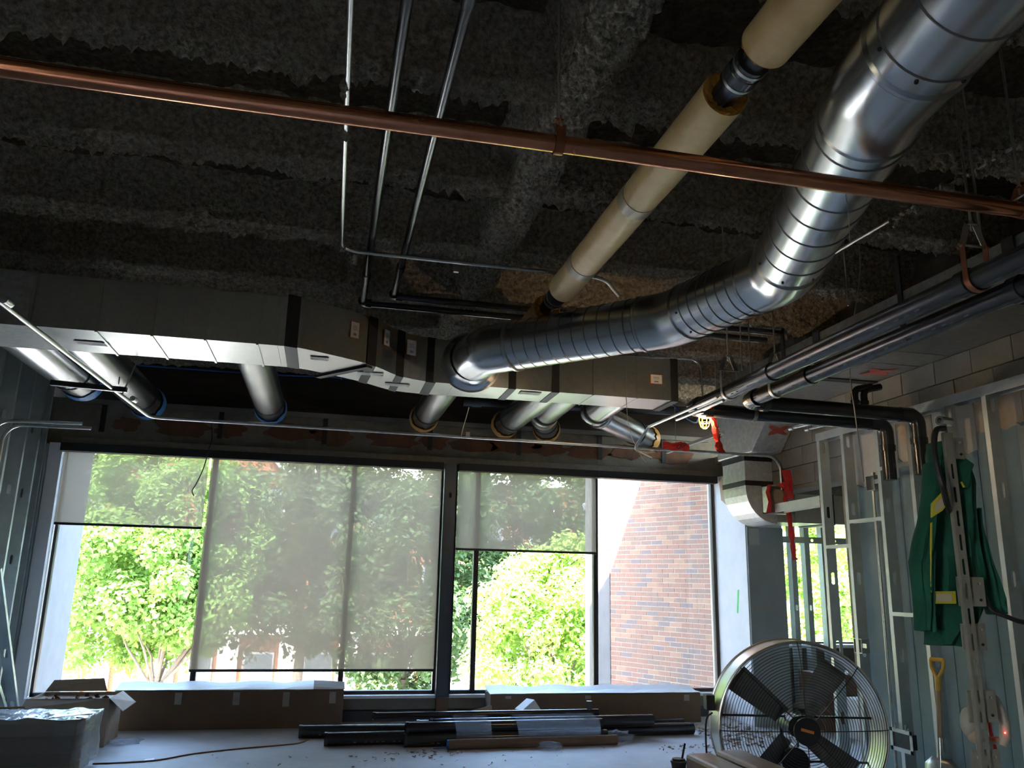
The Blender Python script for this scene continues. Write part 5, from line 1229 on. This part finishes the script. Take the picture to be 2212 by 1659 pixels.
floor_pipe((876, 1573), (1300, 1560), 0.058, 'second-layer black pipe left of the plastic wrap with a short open end', lay(1), Yl_=8.62, Yr_=8.67)
floor_pipe((928, 1562), (1409, 1548), rr, 'upper front black pipe held in the plastic wrap', lay(1), Yl_=8.76, Yr_=8.82)
floor_pipe((1000, 1555), (1375, 1542), 0.05, 'upper black pipe behind the wrapped one', lay(1), Yl_=8.92, Yr_=8.97)
floor_pipe((805, 1556), (1292, 1533), 0.035, 'thin black pipe with an upright stub near its right end', lay(2), True, Yl_=8.84, Yr_=8.90)
floor_pipe((900, 1560), (1410, 1538), 0.05, 'rear black pipe close to the corner carton', 0.0, Yl_=9.48, Yr_=9.56)
floor_pipe((690, 1572), (1180, 1548), 0.022, 'thin grey conduit behind the pipe pile', 0.0, m='emt', Yl_=9.36, Yr_=9.42)
ta, tb = PZ(967, 1618, 0), PZ(1330, 1607, 0); t = thing('cardboard_tube', 'brown cardboard tube with a blue end plug in front of the pipe pile', 'tube', (ta.x, 8.4, 0))
A, B_ = Vector((ta.x, 8.38, .048)), Vector((tb.x, 8.46, .048)); d = (B_-A).normalized(); c = MB(); c.ring(A, d, .042, .047, (B_-A).length, 20); c.build('tube', 'card', t); c = MB(); c.tube([A-d*.012, A+d*.02], .044, 18); c.build('end_plug', 'blue_cable', t)
c = MB(); c.bar(A-d*.15+Vector((0, -.02, -.03)), A-d*.012+Vector((0, 0, -.02)), .008, .006); c.build('blue_strip', 'blue_cable', t)
def wrap_sleeve(x0, x1, label):
    t = thing('plastic_wrap', label, 'wrap', ((x0+x1)/2, 8.8, .05)); n = 9; prof = [(8.475, .07), (8.485, .16), (8.54, .228), (8.66, .245), (8.80, .247), (8.95, .238), (9.02, .20), (9.03, .12)]
    vs = []; fs = []; nu = 16
    for i in range(nu+1):
        x = x0+(x1-x0)*i/nu
        for (yy, zz) in prof: vs.append((x+random.uniform(-.012, .012), yy+random.uniform(-.006, .004), zz+random.uniform(-.001, .008)))
    k_ = len(prof)
    for i in range(nu):
        for j in range(k_-1): fs.append((k_*i+j, k_*i+k_+j, k_*i+k_+j+1, k_*i+j+1))
    c = MB(); c.add(vs, fs, False); c.build('film', 'bag', t); return t
wrap_sleeve(PY(985, 1570, 8.5).x, PY(1062, 1570, 8.5).x, 'narrow sleeve of milky plastic wrap around the left part of the pipe pile')
wrap_sleeve(PY(1118, 1570, 8.5).x, PY(1298, 1570, 8.5).x, 'wide sleeve of milky plastic wrap around the middle of the pipe pile')
# scraps on and around the pile
q = PY(1145, 1527, 9.2); t = thing('white_box', 'small folded white paper box standing on the pipes', 'box', (q.x, 9.2, .1)); c = MB(); c.obox((q.x, 9.25, .215), (.075, .03, .05), (-.03, .06, .0), (-.05, 0, .07)); c.build('body', 'white_card', t, bevel=.003); c = MB(); c.box((q.x-.03, 9.2, .10), (q.x+.03, 9.26, .16)); c.build('base', 'white_card', t)
def scrap(name, label, pts, th, m):
    c = MB(); c.prism(pts, th); return tag(c.build(name, m), label, 'scrap')
a = PY(1030, 1532, 9.15); scrap('cardboard_scrap', 'pinkish cardboard scrap propped against the back of the pipe pile', [(a.x-.18, 9.18, .09), (a.x+.19, 9.18, .12), (a.x+.18, 9.24, .28), (a.x-.15, 9.24, .20)], (0, .006, 0), 'card_light')
a = PY(1218, 1527, 9.35); scrap('cardboard_strip', 'curved pale cardboard strip lying behind the white paper box', [(a.x-.17, 9.35, .17), (a.x, 9.33, .15), (a.x+.18, 9.35, .13), (a.x+.18, 9.36, .15), (a.x, 9.35, .18), (a.x-.17, 9.37, .22)], (0, .004, 0), 'card_light')
a = PZ(1335, 1603, 0); t = thing('crumpled_plastic', 'crumpled translucent plastic lump at the right end of the cardboard tube', 'plastic', (a.x, a.y, 0)); c = MB(); c.blob((a.x, a.y+.02, .05), .16, .08, .06, 14, 9, jit=.28); c.build('film', 'bag', t)
a = PZ(1190, 1618, 0); t = thing('plastic_shred', 'shred of clear plastic hanging to the floor before the cardboard tube', 'plastic', (a.x, a.y, 0)); c = MB(); c.blob((a.x, a.y+.01, .03), .11, .05, .035, 12, 7, jit=.35); c.build('film', 'bag', t)
a = PZ(270, 1606, 0); t = thing('plastic_shred', 'clear plastic shred on the floor beside the open carton', 'plastic', (a.x, a.y, 0)); c = MB(); c.blob((a.x, a.y, .018), .16, .10, .02, 14, 7, jit=.4); c.build('film', 'bag', t)
cable('extension_cord', 'thin orange brown cord along the floor from the wrapped stack to the pipes', [PZ(200, 1650, .006), PZ(330, 1643, .006), PZ(420, 1628, .006), PZ(530, 1616, .006), PZ(640, 1606, .006), (-0.02, 9.05, .006)], 0.007, 'orange_cable', 'cord')
dc = MB()
def litter(px, py, sx, sy, n, smin, smax):
    a = PZ(px, py, 0)
    for _ in range(n):
        x, y = a.x+random.gauss(0, sx), a.y+random.gauss(0, sy); s_ = random.uniform(smin, smax)
        if y > 9.6 or (8.35 < y < 9.6 and 0.0 < x < 4.2): continue
        u = Vector((random.uniform(-1, 1), random.uniform(-1, 1), random.uniform(-.3, .3))).normalized()*s_; v = Vector((-u.y, u.x, 0)).normalized()*s_*random.uniform(.3, .8)
        dc.obox((x, y, s_*.35+.002), u, v, (0, 0, s_*.25), random.choice((0, 0, 1, 2)))
litter(1540, 1592, .22, .22, 190, .006, .035); litter(1500, 1610, .35, .2, 90, .004, .016); litter(900, 1628, .25, .12, 45, .005, .018); litter(900, 1640, 1.0, .35, 90, .003, .011); litter(1620, 1585, .3, .3, 110, .006, .03)
tag(dc.build('floor_debris', ['debris', 'paper', 'card_light']), kind='stuff')
a = PZ(320, 1644, 0); scrap('paper_scrap', 'small white paper scrap on the floor near the orange cord', [(a.x-.04, a.y, .002), (a.x+.05, a.y-.02, .002), (a.x+.04, a.y+.05, .012), (a.x-.03, a.y+.05, .004)], (0, 0, .002), 'white_card')

# ------------------------------------------------------------------ bench in the foreground
bz0 = 0.52; t = thing('work_table', 'low work table under the two brown boards at the bottom edge', 'table', (2.4, 4.4, 0))
c = MB(); c.box((1.95, 3.75, bz0-.03), (2.8, 4.98, bz0)); c.build('table_top', 'matte_black', t, bevel=.004)
for x in (2.0, 2.75):
    for y in (3.8, 4.92): c = MB(); c.box((x-.02, y-.02, 0), (x+.02, y+.02, bz0-.03)); c.build('leg', 'matte_black', t)
for x0, x1, y1, l in ((2.20, 2.375, 4.89, 'brown laminated board on the work table, next to the dark cup'), (2.43, 2.62, 4.96, 'brown laminated board on the work table, closer to the fan')):
    b = MB(); b.box((x0, 3.78, bz0+.001), (x1, y1, bz0+.10)); o = b.build('laminated_board', 'brown_lid', bevel=.022); tag(o, l, 'board', 'brown boards on the work table')
q = PY(1466, 1645, 4.75); t = thing('cup', 'dark takeaway cup with a lid and a straw beside the brown boards', 'cup', (q.x, 4.75, bz0)); ht = PY(1466, 1642, 4.75).z
c = MB(); c.tube([(q.x, 4.75, bz0+.002), (q.x, 4.75, ht-.012)], [.032, .045], 24); c.build('body', 'matte_black', t); c = MB(); c.tube([(q.x, 4.75, ht-.012), (q.x, 4.75, ht-.004), (q.x, 4.75, ht), (q.x, 4.75, ht+.01)], [.048, .048, .040, .036], 24); c.build('lid', 'fan_black', t)
c = MB(); c.tube([(q.x+.015, 4.75, ht-.02), (q.x+.042, 4.75, ht+.09)], .006, 10); c.build('straw', 'cable', t)

# ------------------------------------------------------------------ slotted post with plates, jacket, cable
PYY = 2.4; pxb, pxt = 2.130, 2.108
t = thing('slotted_post', 'tan slotted strut post with square plates standing by the right studs', 'post', (2.12, PYY, 0)); ptop = 2.14
c = MB(); tv = Vector((pxt-pxb, 0, ptop)); tl = tv.length; hw = .017
n_s = int((tl-0.1)/.081); slots = [(hw, .06+i*.081, .0115, .054) for i in range(n_s)]
o0 = Vector((pxb-hw, PYY, 0)); slotted(c, o0, (1, 0, 0), tv, 2*hw, tl, slots)
for s_ in (0, 2*hw):
    c.add([o0+Vector((s_, 0, 0)), o0+Vector((s_, .014, 0)), o0+Vector((s_, .014, 0))+tv, o0+Vector((s_, 0, 0))+tv], [(0, 1, 2, 3)])
c.build('channel', 'tan_metal', t, solid=.0025)
for py, cx_, hwp in ((968, 2060, .042), (1278, 2098, .054), (1376, 2104, .048), (1526, 2122, .055), (1655, 2132, .055)):
    q = PY(cx_, py, PYY+.02); b = MB(); x0, x1, z0, z1 = q.x-hwp, q.x+hwp, q.z-hwp*.9, q.z+hwp*.9
    b.box((x0, PYY+.018, z0), (x1, PYY+.024, z1)); o = b.build('plate', 'tan_metal', t, bevel=.002)
    for sx in (-.6, .6):
        for sz in (-.5, .5): b = MB(); b.tube([(q.x+sx*hwp, PYY+.019, q.z+sz*hwp), (q.x+sx*hwp, PYY+.014, q.z+sz*hwp)], .0045, 10); b.build('bolt', 'matte_black' if sz < 0 else 'rod', o)
q = PY(2045, 908, PYY); c = MB(); c.ring((q.x-.022, PYY+.01, q.z), (1, 0.25, 0), .009, .0165, .055, 20); c.build('chrome_fitting', 'chrome', t); c = MB(); c.tube([(q.x-.004, PYY+.012, q.z-.014), (pxt, PYY+.015, ptop-.01)], .011, 10); c.build('fitting_stem', 'chrome', t)
cable('black_hose', 'thick black cable draped down the slotted post in front of the green jacket', [PY(2040, 925, 2.37), PY(2022, 930, 2.36), PY(2018, 965, 2.35), PY(2025, 1010, 2.33), PY(2036, 1050, 2.32), PY(2044, 1082, 2.36), PY(2052, 1108, 2.43)], .010, 'cable')
cable('black_cable', 'black cable leaving the jacket hem toward the right edge', [PY(2108, 1160, 2.54), PY(2116, 1220, 2.5), PY(2124, 1280, 2.46), PY(2140, 1315, 2.44), PY(2170, 1330, 2.42), PY(2215, 1345, 2.4), PY(2300, 1352, 2.4)], .008, 'cable')

JY = 2.50
t = thing('green_jacket', 'green work jacket with yellow bands hanging on the slotted post', 'jacket', tuple(PY(2050, 960, JY)))
def loft(rows, depth, name, m, fold=.012, yc=JY, seed=0, nu=22, close=True):
    """rows: (y_pixel, left_px, right_px); a flattened tube with folds"""
    vs = []; fs = []
    full = []
    for a, b_ in zip(rows[:-1], rows[1:]):
        for k_ in range(4): f_ = k_/4; full.append(tuple(a[i]+(b_[i]-a[i])*f_ for i in range(3)))
    full.append(rows[-1])
    for i, (py, xl, xr) in enumerate(full):
        L_, R_ = PY(xl, py, yc), PY(xr, py, yc); c_ = (L_+R_)/2; h_ = (R_-L_)/2
        for k_ in range(nu):
            a = 2*math.pi*k_/nu; u = math.cos(a); v = math.sin(a); ph = u*9+seed
            wv = fold*(math.sin(ph+0.12*i)+0.6*math.sin(ph*1.9+1.3-0.2*i)+0.5*math.sin(0.5*i+u*4))*(1 if v < 0 else .5)
            vs.append(c_+h_*u*(1+.02*math.sin(i*.7+seed))+Vector((0, (depth*abs(v)**.8*(1 if v > 0 else -1))+wv*abs(v), .004*math.sin(i+u*3))))
    n = len(full)
    for i in range(n-1):
        for k_ in range(nu): fs.append((nu*i+k_, nu*i+nu+k_, nu*i+nu+(k_+1) % nu, nu*i+(k_+1) % nu))
    fs.append(tuple(range(nu))); fs.append(tuple(range((n-1)*nu, n*nu))[::-1])
    c = MB(); c.add(vs, fs, True); return c.build(name, m, t)
loft([(955, 2019, 2034), (985, 2013, 2044), (1010, 2008, 2092), (1045, 2006, 2100), (1100, 2004, 2101), (1150, 2003, 2104), (1200, 2004, 2112), (1260, 2006, 2120), (1300, 2006, 2122), (1345, 2006, 2106), (1392, 2004, 2061)], .055, 'body', 'green_cloth', .011)
loft([(1000, 2003, 2018), (1060, 2000, 2016), (1130, 1988, 2014), (1190, 1972, 2014), (1215, 1967, 2014), (1260, 1973, 2012), (1310, 1978, 2011), (1362, 1980, 2010)], .034, 'sleeve', 'green_cloth', .007, JY-.075, 2)
loft([(1100, 2098, 2107), (1150, 2099, 2116), (1200, 2104, 2133), (1250, 2112, 2152), (1290, 2122, 2165), (1325, 2136, 2170)], .032, 'sleeve', 'green_cloth', .006, JY+.03, 4)
c = MB(); cs = [PY(x, y, JY-.065) for x, y in ((2062, 985), (2085, 988), (2106, 1003), (2096, 1028), (2103, 1032), (2092, 1056), (2072, 1050), (2064, 1020))]; c.prism(cs, (0, .02, 0)); c.build('collar', 'green_cloth', t, bevel=.004)
def strip(pts, name='reflective_band', dy=-.096):
    q = [PY(x, y, JY+dy) for x, y in pts]; n = len(q)//2; b = MB(); vs = []; fs = []
    ctr = sum(q, Vector())/len(q); b.prism(q, (0, .006, 0)); o = b.build(name, 'yellow_tape', t); b = MB(); b.prism([ctr+(v-ctr)*0.98*Vector((1, 1, 1))*1 if False else ctr.lerp(v, .62) for v in q], (0, -.002, 0)); b.build('silver_stripe', 'silver_tape', o)
strip([(2013, 1088), (2040, 1059), (2050, 1062), (2050, 1085), (2036, 1103), (2022, 1112), (2013, 1118)], dy=-.118); strip([(2011, 1278), (2064, 1277), (2066, 1304), (2010, 1304)])
b = MB(); b.prism([PY(x, y, JY-.072) for x, y in ((2074, 1041), (2078, 1040), (2085, 1052), (2082, 1053))], (0, .004, 0)); b.build('piping', 'yellow_tape', t)
b = MB(); b.prism([PY(x, y, JY-.115) for x, y in ((2011, 1130), (2014, 1128), (2013, 1280), (2010, 1280))], (0, .004, 0)); b.build('piping', 'yellow_tape', t)

# cream handset-like case with a red light, on the post
t = thing('plastic_case', 'cream curved plastic case with a red light clipped to the slotted post', 'case', tuple(PY(2130, 1560, 2.5))); Yc = 2.47
pts = [(2118, 1498), (2135, 1497), (2150, 1512), (2160, 1535), (2170, 1560), (2172, 1590), (2166, 1612)]
c = MB(); c.tube([PY(x, y, Yc) for x, y in pts], [.010, .013, .015, .016, .017, .018, .012], 14); c.build('handle', 'cream', t)
c = MB(); q = PY(2092, 1560, Yc+.03); c.blob(q, .028, .024, .048, 14, 10); c.build('shell', 'cream', t); c = MB(); q = PY(2103, 1590, Yc+.02); c.blob(q, .02, .02, .022, 12, 8); c.build('knob', 'card_light', t)
c = MB(); c.tube([PY(2100, 1585, Yc+.02), PY(2140, 1600, Yc+.02), PY(2166, 1598, Yc+.01)], .012, 10); c.build('bridge', 'cream', t)
c = MB(); q = PY(2171, 1583, Yc-.018); c.blob(q, .0022, .0022, .0022, 8, 6); c.build('indicator', 'led', t)
cable('red_cable', 'red cord hanging behind the foot of the slotted post', [PY(2136, 1560, 2.6), PY(2142, 1590, 2.6), PY(2152, 1625, 2.6), PY(2160, 1665, 2.6), PY(2150, 1720, 2.6)], .006, 'red')
q = PY(2110, 1652, 2.55); 

# ------------------------------------------------------------------ shovel, loose studs, electrical bits on the right wall
sx = 4.50; t = thing('shovel', 'shovel with an orange D handle and wooden shaft leaning on the studs', 'shovel', (4.42, 4.35, 0))
g0 = PX(2024, 1425, sx); yy = g0.y; top = Vector((sx, yy, g0.z)); g1 = PX(2020, 1490, sx); base = Vector((4.40, yy-.06, .42))
d = (base-top).normalized(); sidev = Vector((0.35, -1, 0)).normalized()
c = MB(); pa = top+d*.03; c.tube([top-sidev*.05, top+sidev*.05], .016, 12); c.tube(fillet([top-sidev*.05, top-sidev*.045+d*.06, top+d*.14], .04, 4), .013, 12); c.tube(fillet([top+sidev*.05, top+sidev*.045+d*.06, top+d*.14], .04, 4), .013, 12); c.tube([top+d*.12, top+d*.22], [.022, .02], 14); c.build('grip', 'handle_yellow', t)
c = MB(); c.tube([top+d*.20, base], .018, 14); c.build('shaft', 'wood', t)
c = MB(); vs = []; fs = []
for i in range(8):
    f_ = i/7; p_ = base+d*(.36*f_-.02); wv = .13*min(1, .55+f_*3)*(1 if f_ < .6 else math.sqrt(max(.05, 1-((f_-.6)/.42)**2)))
    for k_ in range(7): u = (k_-3)/3; vs.append(p_+sidev*wv*u+Vector((-1, 0, 0))*(-.03*u*u+.02))
for i in range(7):
    for k_ in range(6): fs.append((7*i+k_, 7*i+k_+1, 7*i+8+k_, 7*i+7+k_))
c.add(vs, fs, True); c.tube([base-d*.15, base+d*.08], .021, 14); c.build('blade', 'galv_dark', t, solid=.003)
def leaning(a, b_, label):
    t = thing('loose_stud', label, 'stud', tuple(a if a[2] < b_[2] else b_), 'loose studs leaning at the left'); a, b_ = Vector(a), Vector(b_); d = (b_-a).normalized(); c = MB(); u = Vector((1, 0, 0)); u = (u-d*u.dot(d)).normalized(); v = d.cross(u); L_ = (b_-a).length
    slotted(c, a-u*.046, u, d, .092, L_, [(.046, s_, .036, .10) for s_ in np.arange(.3, L_-.2, .6)])
    for s_ in (-.046, .046): c.add([a+u*s_, a+u*s_+v*.04, b_+u*s_+v*.04, b_+u*s_], [(0, 1, 2, 3)])
    c.build('channel', 'stud', t, solid=.0016)
p0, p1 = PX(66, 1560, -2.98), PX(18, 1232, -3.08); leaning((-2.95, min(p0.y, 9.8), 0.01), (-3.08, min(p1.y-0.35, 9.6), p1.z), 'loose steel stud leaning against the left wall, taller one next to the window')
p0, p1 = PX(30, 1570, -2.95), PX(-20, 1340, -3.06); leaning((-2.93, p0.y-.2, 0.01), (-3.06, p1.y-.4, p1.z), 'loose steel stud leaning at the far left behind the wrapped stack')
def ebox(label, y0, z0, wd, ht):
    t = thing('electrical_box', label, 'box', (4.6, y0, z0)); x0, x1 = 4.60, 4.68
    for a, b_ in (((x0, y0, z0), (x1, y0+.004, z0+ht)), ((x0, y0+wd-.004, z0), (x1, y0+wd, z0+ht)), ((x0, y0+.004, z0), (x1, y0+wd-.004, z0+.004)), ((x0, y0+.004, z0+ht-.004), (x1, y0+wd-.004, z0+ht)), ((x1-.004, y0+.004, z0+.004), (x1, y0+wd-.004, z0+ht-.004))): c = MB(); c.box(a, b_); c.build('side', 'galv', t)
    c = MB(); c.tube([(4.64, y0+wd/2, z0+ht), (4.64, y0+wd/2, z0+ht+.03)], .018, 12); c.build('connector', 'rod', t); c = MB(); c.box((x0+.005, y0-.06, z0+ht*.4), (x0+.01, y0, z0+ht*.7)); c.build('ear', 'galv', t); return t
q = PX(1878, 1040, 4.6); ebox('steel electrical box high on the second stud with a conduit below', q.y-.06, q.z-.08, .11, .13)
t = thing('wall_conduit', 'straight conduit dropping from the high electrical box along the stud', 'conduit', (4.62, q.y, .05)); c = MB(); c.tube([(4.63, q.y, q.z-.08), (4.63, q.y, .01)], .0125, 12); c.build('tube', 'emt', t)
q2 = PX(1852, 1395, 4.6); ebox('steel electrical box low between the first two studs', q2.y-.06, q2.z-.06, .11, .12)
q3 = PX(1948, 1600, 4.58); t = thing('bracket_box', 'open two-gang mounting bracket low between the studs behind the fan', 'box', (4.58, q3.y, q3.z))
wd, ht = .13, .085; yc_, zc_ = q3.y, q3.z
for a, b_ in (((4.575, yc_-wd, zc_-ht), (4.58, yc_+wd, zc_-ht+.03)), ((4.575, yc_-wd, zc_+ht-.03), (4.58, yc_+wd, zc_+ht)), ((4.575, yc_-wd, zc_-ht), (4.58, yc_-wd+.03, zc_+ht)), ((4.575, yc_+wd-.03, zc_-ht), (4.58, yc_+wd, zc_+ht))): c = MB(); c.box(a, b_); c.build('flange', 'stud', t)
c = MB(); c.box((4.582, yc_-wd+.03, zc_-ht+.03), (4.64, yc_+wd-.03, zc_+ht-.03)); c.build('shade_block', 'black', t)  # solid black block painted as the shade inside the open bracket
for yy in (-.06, .06): c = MB(); c.tube([(4.58, yc_+yy, zc_+ht-.01), (4.58, yc_+yy, zc_+ht+.04)], .008, 8); c.build('screw', 'rod', t)
